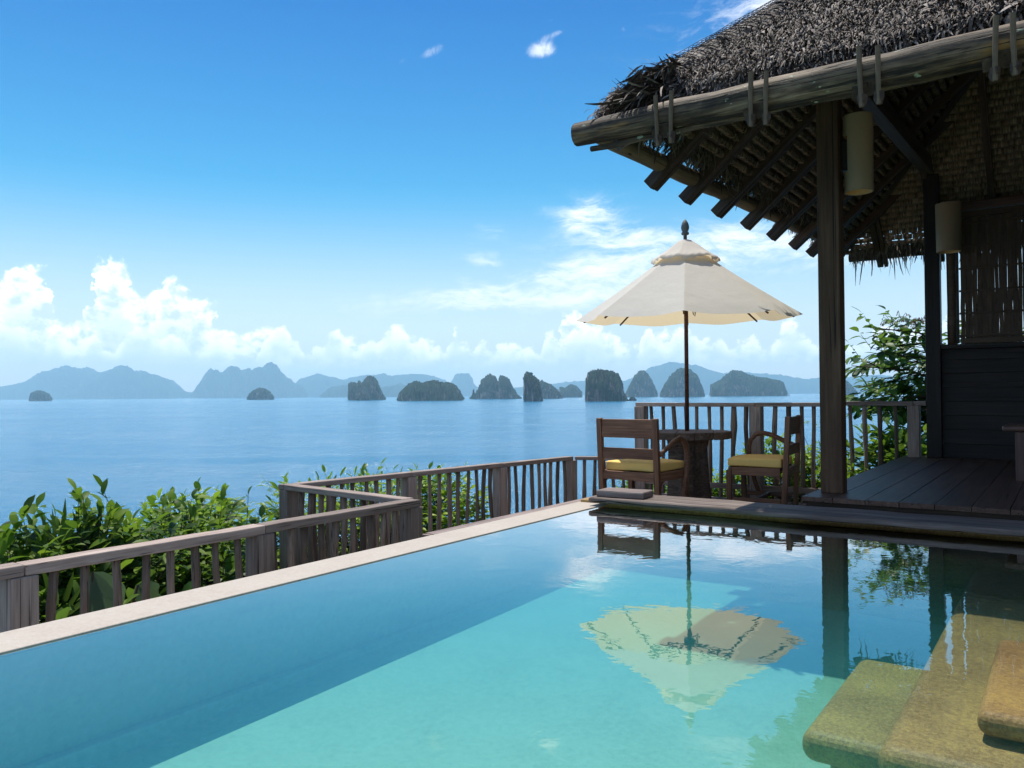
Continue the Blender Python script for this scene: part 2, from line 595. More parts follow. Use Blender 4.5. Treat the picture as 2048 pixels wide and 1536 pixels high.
def mat_canvas(name, col, trans):
    m, t, out = material(name)
    o = t.n('ShaderNodeTexCoord').outputs['Object']
    big = t.noise(o, 4.5, 5.0, 0.62)
    weave = t.noise(o, 260.0, 2.0, 0.6)
    c = t.mix(big, tuple(x * 0.90 for x in col), col)
    nrm = bump(t, t.m('ADD', t.m('MULTIPLY', big, 1.5), t.m('MULTIPLY', weave, 0.10)), 0.28, 0.028)
    d = t.n('ShaderNodeBsdfDiffuse')
    t.put(d.inputs[0], c)
    t.put(d.inputs['Normal'], nrm)
    tr = t.n('ShaderNodeBsdfTranslucent')
    t.put(tr.inputs[0], trans)
    mx = t.n('ShaderNodeMixShader')
    mx.inputs[0].default_value = 0.44
    t.t.links.new(d.outputs[0], mx.inputs[1])
    t.t.links.new(tr.outputs[0], mx.inputs[2])
    t.t.links.new(mx.outputs[0], out.inputs[0])
    return m


M['canvas'] = mat_canvas('cream parasol canvas', (0.86, 0.825, 0.765), (0.80, 0.64, 0.40))


def mat_leaf(name, dark, mid, light, odd=None, trans=0.35, rough=0.38):
    m, t, out = material(name)
    g = t.n('ShaderNodeNewGeometry')
    r = t.n('ShaderNodeObjectInfo').outputs['Random']
    f = t.m('FRACT', t.m('ADD', g.outputs['Random Per Island'], t.m('MULTIPLY', r, 3.7)))
    n = t.noise(g.outputs['Position'], 3.0, 3.0, 0.6)
    f2 = t.m('ADD', t.m('MULTIPLY', f, 0.7), t.m('MULTIPLY', n, 0.32))
    stops = [(0.18, dark), (0.5, mid), (0.88, light)]
    if odd:
        stops += [(0.935, light), (0.95, odd)]
    c = t.ramp(f2, stops)
    b = t.n('ShaderNodeBsdfPrincipled')
    t.put(b.inputs['Base Color'], c)
    b.inputs['Roughness'].default_value = rough
    b.inputs['Specular IOR Level'].default_value = 0.2
    tr = t.n('ShaderNodeBsdfTranslucent')
    t.put(tr.inputs[0], t.mix(0.4, t.vm('SCALE', c, scale=1.6), (0.16, 0.28, 0.02)))
    mx = t.n('ShaderNodeMixShader')
    mx.inputs[0].default_value = trans
    t.t.links.new(b.outputs[0], mx.inputs[1])
    t.t.links.new(tr.outputs[0], mx.inputs[2])
    t.t.links.new(mx.outputs[0], out.inputs[0])
    return m


M['leaf'] = mat_leaf('broad shrub leaves', (0.022, 0.055, 0.008), (0.07, 0.145, 0.013), (0.17, 0.26, 0.025), (0.38, 0.28, 0.03), 0.42, 0.5)
M['leaf_lime'] = mat_leaf('yellow green leaves', (0.06, 0.125, 0.010), (0.17, 0.29, 0.018), (0.30, 0.42, 0.03), None, 0.44)
M['leaf_dark'] = mat_leaf('dark glossy leaves', (0.022, 0.058, 0.014), (0.055, 0.125, 0.024), (0.13, 0.21, 0.035), (0.26, 0.15, 0.03), 0.36, 0.42)
M['palm'] = mat_leaf('palm blades', (0.012, 0.035, 0.012), (0.03, 0.07, 0.025), (0.07, 0.12, 0.04), None, 0.25, 0.4)
M['silver_leaf'] = mat_leaf('silvery drooping leaf', (0.04, 0.075, 0.055), (0.06, 0.105, 0.075), (0.09, 0.14, 0.10), None, 0.25, 0.6)
M['stem'] = mat_plain('thin brown stems', (0.06, 0.045, 0.028), 0.8, 0.3)


def mat_stone(name, a, b, c, rough=0.6, scale=70.0, relief=0.25, spec=0.4, lo=0.34, hi=0.66):
    m, t, out = material(name)
    p = t.n('ShaderNodeNewGeometry').outputs['Position']
    n1 = t.noise(p, scale, 3.0, 0.7)
    n2 = t.noise(p, 2.6, 5.0, 0.62)
    n3 = t.noise(p, scale * 2.4, 2.0, 0.6)
    col = t.ramp(t.m('ADD', t.m('MULTIPLY', n1, 0.45), t.m('ADD', t.m('MULTIPLY', n2, 0.35), t.m('MULTIPLY', n3, 0.2))), [(lo, a), (0.5, b), (hi, c)])
    principled(t, out, col, rough, bump(t, n1, relief, 0.003), spec)
    return m


M['rim'] = mat_stone('pale sandstone rim', (0.36, 0.305, 0.255), (0.415, 0.365, 0.315), (0.465, 0.415, 0.365), 0.7, 60.0)
M['step_stone'] = mat_stone('golden washed stone', (0.19, 0.108, 0.034), (0.31, 0.193, 0.070), (0.46, 0.30, 0.085), 0.6, 85.0, 0.5, 0.4, 0.40, 0.60)
M['pool_floor'] = mat_stone('smooth pool plaster', (0.30, 0.31, 0.235), (0.375, 0.38, 0.30), (0.43, 0.43, 0.36), 0.6, 34.0, 0.1)
M['earth'] = mat_stone('dark hillside soil', (0.015, 0.018, 0.008), (0.03, 0.038, 0.014), (0.05, 0.06, 0.02), 0.9, 6.0)


def mat_pool_water():
    m, t, out = material('clear pool water')
    p = t.n('ShaderNodeNewGeometry').outputs['Position']
    h = t.m('ADD', t.m('MULTIPLY', t.noise(p, 5.0, 3.0, 0.55, 0.6), 0.6), t.m('MULTIPLY', t.noise(p, 17.0, 2.0, 0.5, 0.3), 0.10))
    nrm = bump(t, h, 0.026, 0.05)
    fr = t.n('ShaderNodeFresnel')
    fr.inputs[0].default_value = 1.33
    t.put(fr.inputs['Normal'], nrm)
    gl = t.n('ShaderNodeBsdfGlossy')
    gl.inputs['Roughness'].default_value = 0.0
    t.put(gl.inputs['Normal'], nrm)
    tr = t.n('ShaderNodeBsdfTransparent')
    mx = t.n('ShaderNodeMixShader')
    back = t.n('ShaderNodeNewGeometry').outputs['Backfacing']      # light leaving the water passes
    t.put(mx.inputs[0], t.m('MULTIPLY', t.m('MULTIPLY', fr.outputs[0], 2.6, None, True), t.m('SUBTRACT', 1.0, t.m('MULTIPLY', back, 0.96))))
    t.t.links.new(tr.outputs[0], mx.inputs[1])
    t.t.links.new(gl.outputs[0], mx.inputs[2])
    t.t.links.new(mx.outputs[0], out.inputs[0])
    va = t.n('ShaderNodeVolumeAbsorption')
    va.inputs['Color'].default_value = (0.0, 0.90, 0.86, 1)
    va.inputs['Density'].default_value = 0.72
    vs_ = t.n('ShaderNodeVolumeScatter')
    vs_.inputs['Color'].default_value = (0.25, 0.98, 1.0, 1)
    vs_.inputs['Density'].default_value = 0.135
    ad = t.n('ShaderNodeAddShader')
    t.t.links.new(va.outputs[0], ad.inputs[0])
    t.t.links.new(vs_.outputs[0], ad.inputs[1])
    t.t.links.new(ad.outputs[0], out.inputs['Volume'])
    return m


M['pool_water'] = mat_pool_water()


def mat_sea():
    m, t, out = material('sea water')
    p = t.n('ShaderNodeNewGeometry').outputs['Position']
    ps = t.vm('MULTIPLY', p, (1.0, 1.0, 0.0))
    rot = t.n('ShaderNodeVectorRotate', rotation_type='Z_AXIS')
    t.put(rot.inputs['Vector'], ps)
    rot.inputs['Angle'].default_value = -TH
    q = rot.outputs[0]
    w1 = t.noise(t.vm('MULTIPLY', q, (0.045, 0.085, 1)), 1.0, 7.0, 0.62, 0.5)
    w2 = t.noise(t.vm('MULTIPLY', q, (0.9, 2.0, 1)), 1.0, 4.0, 0.6, 0.2)
    big = t.noise(t.vm('MULTIPLY', q, (0.0011, 0.0058, 1)), 1.0, 5.0, 0.6, 0.3)
    calm = t.step(big, 0.40, 0.62)
    h = t.m('ADD', t.m('MULTIPLY', w1, 1.0), t.m('MULTIPLY', w2, 0.10))
    b = t.n('ShaderNodeBump')
    t.put(b.inputs['Height'], h)
    t.put(b.inputs['Strength'], t.lin(calm, 0, 1, 0.45, 1.0))
    b.inputs['Distance'].default_value = 4.5
    principled(t, out, (0.022, 0.16, 0.30), t.lin(calm, 0, 1, 0.13, 0.20), b.outputs[0], 0.5, IOR=1.33)
    return m


M['sea'] = mat_sea()


def mat_island():
    m, t, out = material('forest and limestone cliff')
    g = t.n('ShaderNodeNewGeometry')
    nz = t.n('ShaderNodeSeparateXYZ')
    t.put(nz.inputs[0], g.outputs['Normal'])
    p = g.outputs['Position']
    n = t.noise(p, 0.012, 5.0, 0.6)
    n2 = t.noise(t.vm('MULTIPLY', p, (0.05, 0.05, 0.008)), 1.0, 5.0, 0.65)
    tree = t.noise(p, 0.09, 4.0, 0.7)
    green = t.ramp(tree, [(0.3, (0.006, 0.015, 0.010)), (0.5, (0.013, 0.027, 0.016)), (0.7, (0.030, 0.052, 0.024))])
    rock = t.ramp(n2, [(0.38, (0.02, 0.022, 0.024)), (0.52, (0.15, 0.10, 0.085)), (0.66, (0.42, 0.30, 0.25))])
    cliff = t.m('MULTIPLY', t.step(nz.outputs[2], 0.50, 0.25), t.step(n, 0.45, 0.55))
    col = t.mix(cliff, green, rock)
    principled(t, out, col, 0.9, None, 0.1)
    return m


M['island'] = mat_island()
M['sail'] = mat_plain('white sail cloth', (0.8, 0.8, 0.78), 0.7)

# ------------------------------------------------------------------ sea, hillside, haze
SEA_Z = -30.0
FAR = 32000.0
b = MB()
nr = [4.0, 40, 120, 400, 1200, 3500, 9000, 20000, FAR - 30]
ns = 64
vs = []
for r in nr:
    for k in range(ns):
        a = k * 2 * math.pi / ns
        vs.append((r * math.cos(a), r * math.sin(a), SEA_Z))
fs = []
for i in range(len(nr) - 1):
    for k in range(ns):
        fs.append((i * ns + k, i * ns + (k + 1) % ns, (i + 1) * ns + (k + 1) % ns, (i + 1) * ns + k))
fs.append(tuple(range(ns - 1, -1, -1)))
b.add(vs, fs)
sea = obj('sea', b, M['sea'], kind='structure')

# hillside: a bank that falls away to the water on the left and beyond the deck
gx = np.linspace(-60, 30, 91)
gy = np.linspace(-30, 70, 101)


def hill_z(x, y):
    d1 = max(0.0, -6.0 - x)
    d2 = max(0.0, y - 10.8)
    d = math.hypot(d1, d2)
    z = -1.35 - 0.05 * max(0.0, -4 - x) - 0.95 * d - 0.006 * d * d
    return max(z + 0.25 * math.sin(x * 1.7) * math.cos(y * 1.3) * min(1, d), SEA_Z - 3)


b = MB()
vs = [(x, y, hill_z(x, y)) for y in gy for x in gx]
fs = []
for j in range(len(gy) - 1):
    for i in range(len(gx) - 1):
        k = j * len(gx) + i
        fs.append((k, k + 1, k + 1 + len(gx), k + len(gx)))
b.add(vs, fs)
# leave the pool's hole free of soil: the pool shell stands on the ground at -1.35
obj('hillside', b.mesh('hillside', True), M['earth'], kind='structure')

hz, t, out = material('sea haze')
pv = t.n('ShaderNodeVolumePrincipled')
pv.inputs['Color'].default_value = (0.54, 0.84, 1.0, 1)
pv.inputs['Density'].default_value = 0.000041
pv.inputs['Anisotropy'].default_value = 0.3
t.t.links.new(pv.outputs[0], out.inputs['Volume'])
b = MB()
HT = 1380.0
b.box((0, 0, (HT + SEA_Z - 5) / 2), (2 * FAR, 2 * FAR, HT - SEA_Z + 5))
obj('haze', b, hz, kind='stuff')

# ------------------------------------------------------------------ islands and hills
def hor(x):
    return 797.6 - 0.0076 * x


def ridge_mesh(name, prof, dist, depth, rough, seed, nv=22, sub=5, steep=6.0):
    """a rocky body whose skyline follows prof [(x, height px)] seen from the camera"""
    r = np.random.default_rng(seed)
    xs = [p[0] for p in prof]
    hs_ = [p[1] for p in prof]
    nx = max(24, (len(prof) - 1) * sub)
    X = np.linspace(xs[0], xs[-1], nx + 1)
    H = np.interp(X, xs, hs_)
    k = dist / FOC
    H = H * k
    vs, fs = [], []
    ph = r.uniform(0, 6.28, 12)
    for i, x in enumerate(X):
        for j in range(nv + 1):
            v = j / nv * 2 - 1
            lat = (x - 1024) * k
            wob = sum(math.sin((i * 0.55 + j * 0.8) * (q + 1) * 0.6 + ph[q]) / (q + 1.5) for q in range(6))
            z = H[i] * max(0.0, 1 - abs(v) ** steep) * (1 + rough * 0.10 * wob * (abs(v) < 0.98))
            dd = dist + v * depth * (0.55 + 0.45 * math.sqrt(max(0.0, H[i] / max(H.max(), 1e-3)))) + rough * k * 2.2 * wob
            p = at(lat * (dd / dist), dd, SEA_Z - 2 + z)
            vs.append((p.x + r.normal() * k * rough * 0.8, p.y + r.normal() * k * rough * 0.8, p.z + r.normal() * k * rough * 0.7 * (z > 1)))
    for i in range(nx):
        for j in range(nv):
            a = i * (nv + 1) + j
            fs.append((a, a + nv + 1, a + nv + 2, a + 1))
    b = MB()
    b.add(vs, fs)
    return b.mesh(name, False)


ISL = [
    ('tall limestone island with a notched flat top left of the dark low island', 6400, 300, [(696, 4), (697, 30), (701, 33), (716, 30), (719, 37), (722, 29), (730, 38), (738, 43), (745, 44), (752, 38), (758, 27), (764, 12), (771, 3)], 1.0),
    ('small dark islet in front of the notched limestone island', 5600, 60, [(710, 2), (714, 9), (724, 13), (733, 11), (740, 2)], 1.0),
    ('long dark low wooded island, widest of the near ones', 5000, 330, [(795, 3), (799, 14), (808, 24), (818, 31), (834, 37), (842, 33), (860, 37), (880, 35), (896, 33), (908, 30), (918, 20), (927, 4)], 1.6),
    ('limestone island with twin humps and a small spike at its left end', 6400, 260, [(939, 3), (944, 6), (947, 20), (949, 8), (956, 18), (964, 36), (976, 43), (984, 44), (992, 41), (996, 30), (1000, 42), (1014, 40), (1019, 34), (1026, 20), (1034, 9), (1042, 3)], 1.1),
    ('narrow upright rock pillar with bare pinkish cliff faces', 3750, 90, [(1047, 4), (1048, 22), (1050, 50), (1055, 52), (1064, 49), (1072, 42), (1079, 36), (1082, 12), (1085, 2)], 1.5),
    ('dark wooded island with a sloping ridge just behind the rock pillar', 6200, 160, [(1078, 5), (1080, 33), (1092, 30), (1104, 24), (1114, 16), (1125, 2)], 1.2),
    ('low hazy wooded island between the rock pillar and the big cliff island', 8600, 260, [(1115, 4), (1120, 20), (1130, 18), (1142, 25), (1152, 22), (1162, 12), (1164, 3)], 1.0),
    ('big cliff island with sheer pink walls and rounded top', 3600, 200, [(1171, 5), (1172, 40), (1176, 52), (1186, 56), (1206, 57), (1224, 54), (1236, 50), (1243, 38), (1247, 16), (1254, 5), (1256, 2)], 1.6),
    ('tiny reef rock beside the foot of the big cliff island', 3600, 20, [(1258, 2), (1262, 8), (1268, 7), (1272, 2)], 1.0),
    ('hazy dome island just right of the big cliff island', 8400, 300, [(1250, 3), (1258, 20), (1268, 38), (1280, 48), (1290, 47), (1300, 38), (1308, 22), (1315, 5)], 1.0),
    ('hazy dome island behind the parasol pole', 7600, 300, [(1320, 4), (1326, 20), (1340, 38), (1352, 48), (1364, 54), (1380, 50), (1394, 40), (1404, 20), (1409, 4)], 1.0),
    ('broad hazy island with a stepped ridge right of the parasol pole', 8200, 420, [(1420, 4), (1422, 22), (1440, 30), (1456, 42), (1466, 50), (1484, 46), (1500, 38), (1530, 34), (1552, 30), (1566, 26), (1572, 10), (1575, 3)], 1.1),
    ('hazy headland just right of the thick pavilion post', 8000, 300, [(1640, 6), (1660, 40), (1685, 34), (1702, 20), (1716, 4)], 1.0),
    ('small hazy islet in front of the long hazy hills', 8600, 140, [(494, 4), (497, 9), (506, 18), (520, 23), (532, 20), (540, 15), (548, 5)], 0.9),
    ('faint small islet far left below the long hazy hills', 9800, 140, [(58, 4), (60, 14), (72, 20), (84, 19), (98, 14), (104, 4)], 0.8),
]
for i, (lab, dist, depth, prof, rg) in enumerate(ISL):
    o = obj('island', ridge_mesh('island', prof, dist, depth, rg, 100 + i), M['island'])
    tag(o, lab, 'island', 'limestone islands in the bay')
HILLS = [
    (28800, 1300, [(-120, 20), (0, 24), (40, 32), (80, 52), (125, 62), (170, 63), (200, 50), (240, 60), (280, 55), (315, 42), (345, 34), (370, 14), (420, 4)]),
    (26400, 1050, [(120, 4), (160, 24), (200, 46), (236, 62), (262, 60), (300, 48), (340, 34), (362, 16), (390, 4)]),
    (25500, 1050, [(380, 4), (392, 20), (406, 44), (420, 54), (445, 52), (464, 60), (480, 58), (504, 52), (520, 62), (545, 65), (560, 58), (574, 38), (590, 26), (606, 24), (616, 5)]),
    (29400, 1200, [(560, 5), (600, 34), (640, 46), (690, 34), (760, 46), (800, 40), (850, 44), (880, 36), (900, 24), (912, 42), (940, 42), (950, 20), (980, 10), (1060, 18), (1130, 24), (1180, 30), (1240, 30)]),
    (21000, 1050, [(640, 4), (660, 18), (690, 26), (720, 24), (760, 20), (800, 26), (840, 4)]),
    (27750, 1300, [(1180, 8), (1250, 28), (1300, 52), (1345, 62), (1372, 56), (1400, 52), (1440, 44), (1500, 40), (1560, 34), (1620, 30), (1700, 30), (1760, 36), (1850, 30), (2100, 24)]),
]
for i, (dist, depth, prof) in enumerate(HILLS):
    obj('hills', ridge_mesh('hills', prof, dist, depth, 1.1, 300 + i, 12, 8, 3.0), M['island'], kind='structure')

# sailing boat and two motor boats far out
def sail_boat():
    d = 7000
    p = at((1577 - 1024) * d / FOC, d, SEA_Z)
    r = thing('sailing_boat', 'white sailing boat far out beside the broad hazy island', 'boat', p)
    b = MB()
    L = 32
    prof = [(-L / 2, 0.5), (-L / 4, 3), (L / 6, 3.2), (L / 2, 0.2)]
    vs = []
    for x, wd in prof:
        vs += [(x, -wd, 2.6), (x, wd, 2.6), (x * .9, wd * .5, -0.5), (x * .9, -wd * .5, -0.5)]
    fs = []
    for i in range(3):
        for k in range(4):
            fs.append((i * 4 + k, i * 4 + (k + 1) % 4, i * 4 + 4 + (k + 1) % 4, i * 4 + 4 + k))
    fs += [(3, 2, 1, 0), (12, 13, 14, 15)]
    b.add(vs, fs)
    q = frame_quat((0, 0, 0), rt0)
    obj('hull', b, M['sail'], r, p, q)
    b = MB()
    b.tube([(0, 0, 2), (0, 0, 46)], [0.5, 0.3], 6)
    obj('mast', b, M['sail'], r, p, q)
    for nm, pts in (('mainsail', [(-0.6, 0.2, 6), (-13, 0.8, 6.5), (-0.6, 0.2, 44)]), ('jib', [(1, 0.2, 5), (14, 0.5, 4), (0.8, 0.2, 40)])):
        b = MB()
        b.add(pts + [(x, y + 0.3, z) for x, y, z in pts], [(0, 1, 2), (5, 4, 3), (0, 3, 4, 1), (1, 4, 5, 2), (2, 5, 3, 0)])
        obj(nm, b, M['sail'], r, p, q)


sail_boat()
for i, (x, d, lab) in enumerate(((1608, 8800, 'tiny white motor boat, the one nearer the sailing boat'), (1628, 9000, 'tiny white motor boat, the one nearer the pavilion post'))):
    b = MB()
    b.box((0, 0, 1.5), (16, 4, 3.5))
    b.box((-1, 0, 4.5), (8, 3, 2.5))
    b.add([(8, -2, 3.2), (8, 2, 3.2), (12, 0, 3.6), (8, -2, 0), (8, 2, 0)], [(0, 1, 2), (0, 2, 3), (1, 4, 2), (3, 2, 4)])
    tag(obj('motor_boat', b, M['sail'], None, at((x - 1024) * d / FOC, d, SEA_Z), frame_quat((0, 0, 0), rt0)), lab, 'boat', 'motor boats far out')

# ------------------------------------------------------------------ pool
PX0, PX1, PY0, PY1 = -2.83, 2.7, -1.7, 5.28
pool = thing('swimming_pool', 'infinity pool of golden stone with a pale flush rim, in front of the thatched pavilion', 'pool', (PX0, PY1, -0.5))


def floor_z(y):
    return -0.515 + 0.022 * max(0.0, y - 0.5)


b = MB()
n = 12
vs = []
for i in range(n + 1):
    y = PY0 - 0.1 + (PY1 + 0.2 - PY0) * i / n
    vs += [(PX0 - .2, y, floor_z(y)), (PX1 + .1, y, floor_z(y)), (PX1 + .1, y, floor_z(y) - .2), (PX0 - .2, y, floor_z(y) - .2)]
fs = []
for i in range(n):
    for k in range(4):
        fs.append((i * 4 + k, i * 4 + (k + 1) % 4, i * 4 + 4 + (k + 1) % 4, i * 4 + 4 + k))
fs += [(3, 2, 1, 0), (n * 4, n * 4 + 1, n * 4 + 2, n * 4 + 3)]
b.add(vs, fs)
obj('pool_floor', b, M['pool_floor'], pool, (0, 0, 0))


def slab(name, x0, x1, y0, y1, z0, z1, mat, parent, bevel=0.0, seg=3):
    b = MB()
    b.box((0, 0, 0), (x1 - x0, y1 - y0, z1 - z0))
    return obj(name, b, mat, parent, ((x0 + x1) / 2, (y0 + y1) / 2, (z0 + z1) / 2), None, bevel, seg)


b = MB()
a0, a1 = PY0 - .2, PY1 - .002
sec = [(PX0 - .236, -1.6), (PX0 - .13, -1.6), (PX0 - .13, -.52), (PX0 - .001, -.012), (PX0 - .236, -.012)]
b.add([(x, a0, z) for x, z in sec] + [(x, a1, z) for x, z in sec],
      [(4, 3, 2, 1, 0), (5, 6, 7, 8, 9)] + [(k, (k + 1) % 5, 5 + (k + 1) % 5, 5 + k) for k in range(5)])
obj('infinity_wall', b, M['pool_floor'], pool, (0, 0, 0))
slab('plinth', PX0 - .14, PX0 - .055, PY0, PY1 - .01, -.62, -.425, M['pool_floor'], pool, .012)
slab('rim', PX0 - .24, PX0, PY0 - .2, PY1 - .004, -.0118, .006, M['rim'], pool, .005)
slab('end_wall', PX0 - .23, PX1 + .2, PY1, PY1 + .22, -1.6, .026, M['step_stone'], pool, .01)
slab('side_wall', PX1, PX1 + .22, PY0 - .2, PY1 - .002, -1.6, .05, M['step_stone'], pool)
slab('near_wall', PX0 - .002, PX1 - .002, PY0 - .22, PY0, -1.6, .05, M['step_stone'], pool)
slab('ledge', -1.55, PX1 - .002, 4.80, PY1 - .001, -.62, -.045, M['step_stone'], pool, .03)
st = slab('step', -.43, PX1 - .004, 2.25, 4.86, -.205, -.10, M['step_stone'], pool, .048, 5)
slab('step_base', -.37, PX1 - .006, 2.32, 4.78, -.62, -.204, M['step_stone'], st)
st = slab('step', -.68, -.405, 2.46, 3.29, -.285, -.19, M['step_stone'], pool, .042, 5)
slab('step_base', -.61, -.40, 2.54, 3.22, -.62, -.284, M['step_stone'], st)
st = slab('step', -.215, .62, 2.42, 3.20, -.085, -.018, M['step_stone'], pool, .032, 5)
slab('step_base', -.14, .56, 2.49, 3.13, -.11, -.084, M['step_stone'], st)

b = MB()
b.box((0, 0, 0), (PX1 - PX0 + .2, PY1 - PY0 + .2, .62))
obj('pool_water', b, M['pool_water'], None, ((PX0 + PX1) / 2, (PY0 + PY1) / 2, -.31), kind='structure')

bounce_terr = thing('bounce_terrace', None, None, (0, PY0 - .3, .04), kind='structure')  # unseen pale paving added behind the camera to bounce warm fill light
for i in range(7):
    for j in range(5):
        slab('bounce_slab', -3.1 + i * 1.5, -3.1 + i * 1.5 + 1.49, PY0 - .24 - (j + 1) * 1.5, PY0 - .25 - j * 1.5, -.02, .045 + random.uniform(-.001, .001), M['rim'], bounce_terr, .006)
# kerb timber along the far side of the pool, and the block lying on it
t_ = thing('kerb_timber', 'long weathered timber kerb along the far edge of the pool', 'timber', (-2.9, 5.31, .03))
beam('timber', (-2.9, 5.315, .048), (1.2, 5.315, .048), .385, .040, M['beam_wood'], t_, .016, wob=.05, seg=3, n=26)
beam('timber', (1.205, 5.315, .048), (4.2, 5.315, .048), .385, .040, M['beam_wood'], t_, .016, wob=.05, seg=3, n=16)
blk = beam('wooden_block', (-2.87, 5.27, .094), (-2.50, 5.29, .094), .20, .050, M['deck_wood'], None, .012, wob=.04)
tag(blk, 'short grey weathered wooden block lying on the left end of the kerb timber', 'block')

# ------------------------------------------------------------------ deck with the parasol
ZD = -0.28
deck = thing('deck', None, None, (-4.1, 4.85, ZD), kind='structure')
wd = 0.152
for i in range(18):
    x = -4.26 + wd * (i + .5)
    y0 = 4.86 if x < PX0 - .24 - wd * .4 else 5.52
    beam('plank', (x, y0 + random.uniform(0, .012), ZD - .016 + random.uniform(-.002, .002)), (x, 8.24 + random.uniform(-.012, .012), ZD - .016), wd - .008, .03, M['deck_wood'], deck, .004)
beam('fascia', (-4.26, 4.843, ZD - .055), (-3.075, 4.843, ZD - .055), .03, .10, M['grey_wood'], deck, .004)
beam('fascia', (-4.28, 4.86, ZD - .10), (-4.28, 8.24, ZD - .10), .03, .16, M['grey_wood'], deck, .004)
beam('fascia', (-4.10, 8.255, ZD - .10), (-1.55, 8.255, ZD - .10), .03, .16, M['grey_wood'], deck, .004)
for x, y in ((-4.0, 5.0), (-4.0, 6.6), (-4.0, 8.1), (-2.6, 8.1)):
    beam('pile', (x, y, -4.0), (x, y, ZD - .04), .12, .12, M['grey_wood'], deck, .004)
low = thing('lower_terrace', None, None, (-3.8, 1.5, -.95), kind='structure')
for i in range(5):
    x = -3.86 + .16 * i + .08
    beam('plank', (x, -2.5, -.95), (x, 4.2, -.95), .152, .03, M['grey_wood'], low, .004)
low2 = thing('lower_terrace', None, None, (-5.3, 4.4, -.95), kind='structure')
for i in range(7):
    x = -5.25 + .16 * i + .08
    beam('plank', (x, 4.45, -.95), (x, 8.0, -.95), .152, .03, M['grey_wood'], low2, .004)

# ------------------------------------------------------------------ railings
STICKS = []
for k in range(9):
    b = MB()
    ph, bend = random.uniform(0, 6.28), random.uniform(.002, .014)
    rs = [.0205 * random.uniform(.86, 1.16) for _ in range(7)]
    pts = [((i / 6) - .5, bend * math.sin(ph + i * 1.1), bend * math.cos(ph * 1.7 + i * .8)) for i in range(7)]
    if k == 8:
        rs = [.02, .02, .021, .022, .022, .034, .026]
    b.tube(pts, rs, 9, True, .07)
    STICKS.append(b.mesh('baluster', True))
VERT = frame_quat((0, 0, 0), (0, 0, 1))


def railing(label, p0, p1, ztop, zbot, posts, bals, group, psize=.115, rw=.10, rh=.045, brad=1.0, lower=None, kinks=True, post_top=0.0, knob=None):
    p0, p1 = Vector((*p0, 0)), Vector((*p1, 0))
    dv = p1 - p0
    r = thing('railing', label, 'railing', (p0.x, p0.y, zbot), group)
    ends = [0.0] + [p for p in posts if 0.03 < p < 0.97] + [1.0]
    for a, c_ in zip(ends[:-1], ends[1:]):
        q0, q1 = p0 + dv * a, p0 + dv * c_
        u = dv.normalized() * .002
        beam('handrail', (q0.x + u.x, q0.y + u.y, ztop - rh / 2), (q1.x - u.x, q1.y - u.y, ztop - rh / 2 + random.uniform(-.002, .002)), rw, rh, M['grey_wood'], r, .006, wob=.035, n=10)
    yaw = Quaternion((0, 0, 1), math.atan2(dv.y, dv.x))
    for p in posts:
        q = p0 + dv * p
        o = beam('post', (q.x, q.y, zbot), (q.x, q.y, ztop - rh - .001), psize, psize, M['grey_wood'], r, .006, upv=(-dv.y, dv.x, 0), wob=.02)
    for p in bals:
        q = p0 + dv * p
        L = ztop - rh - zbot + .01
        o = obj('baluster', STICKS[8 if (knob is not None and abs(p - knob) < 1e-6) else random.randrange(8)], M['stick_wood'], r, (q.x, q.y, zbot + L / 2 - .004),
                Quaternion((0, 0, 1), random.uniform(0, 6.28)) @ VERT, scale=(L, brad * random.uniform(.88, 1.12), brad * random.uniform(.88, 1.12)))
    if lower is not None:
        beam('bottom_rail', (p0.x, p0.y - .02, lower), (p1.x, p1.y - .02, lower), .05, .055, M['grey_wood'], r, .005)
    return r


G_R = 'weathered timber railings around the terraces'
Yn0 = -1.2
nl = 4.19 - Yn0


def rep(ts):            # near railing: positions measured from y = 1.2 along 2.99 m
    return [((1.2 + 2.99 * t) - Yn0) / nl for t in ts]


railing('nearest grey railing running along outside the pool rim', (-3.79, Yn0), (-3.755, 4.19), .10, -.97,
        rep([-.62, -.24, .1469, .5671, .9865]),
        rep([-.55, -.50, -.45, -.40, -.35, -.29, -.18, -.13, -.08, -.03, .02, .06, .1938, .2391, .2907, .3397, .3863, .4318, .4777, .5197, .6018, .6413, .6763, .7151, .761, .8019, .8489, .895, .9317]),
        G_R, rw=.105, rh=.05, brad=1.0)
railing('short grey railing going away from the corner of the nearest railing', (-3.815, 4.19), (-5.36, 4.36), .10, -.97, [.95],
        [.8493, .7518, .6533, .5619, .4847, .391, .329, .2648, .1712, .0973], G_R, rw=.10, rh=.045, brad=1.05)
railing('grey railing in front of the sea left of the deck strip', (-5.3, 4.43), (-4.8, 8.06), .10, -1.05, [.3342, .674, 1.0],
        [.0204, .0532, .0896, .1299, .1628, .1981, .2297, .2668, .2969, .3726, .4051, .4384, .476, .511, .5449, .5796, .6091, .6392, .7118, .7418, .779, .8148, .8445, .8771, .9008, .9369, .9689],
        G_R, rw=.10, rh=.045, brad=1.0)
railing('short low railing behind the left chair, below the deck railing', (-4.74, 8.07), (-3.98, 8.33), .10, -1.05, [],
        [.1308, .2832, .4277, .5515, .6874, .8733], G_R, rw=.09, rh=.04)
railing('tall deck railing behind the parasol table', (-4.06, 8.31), (-1.9, 8.31), .72, -.62, [.0255, .6341, .97],
        [.0815, .1474, .2084, .2737, .3324, .3979, .4586, .5194, .5905, .7237, .7844, .8484, .9], G_R, psize=.12, rw=.10, rh=.042, brad=1.08, lower=-.165, knob=.5194)
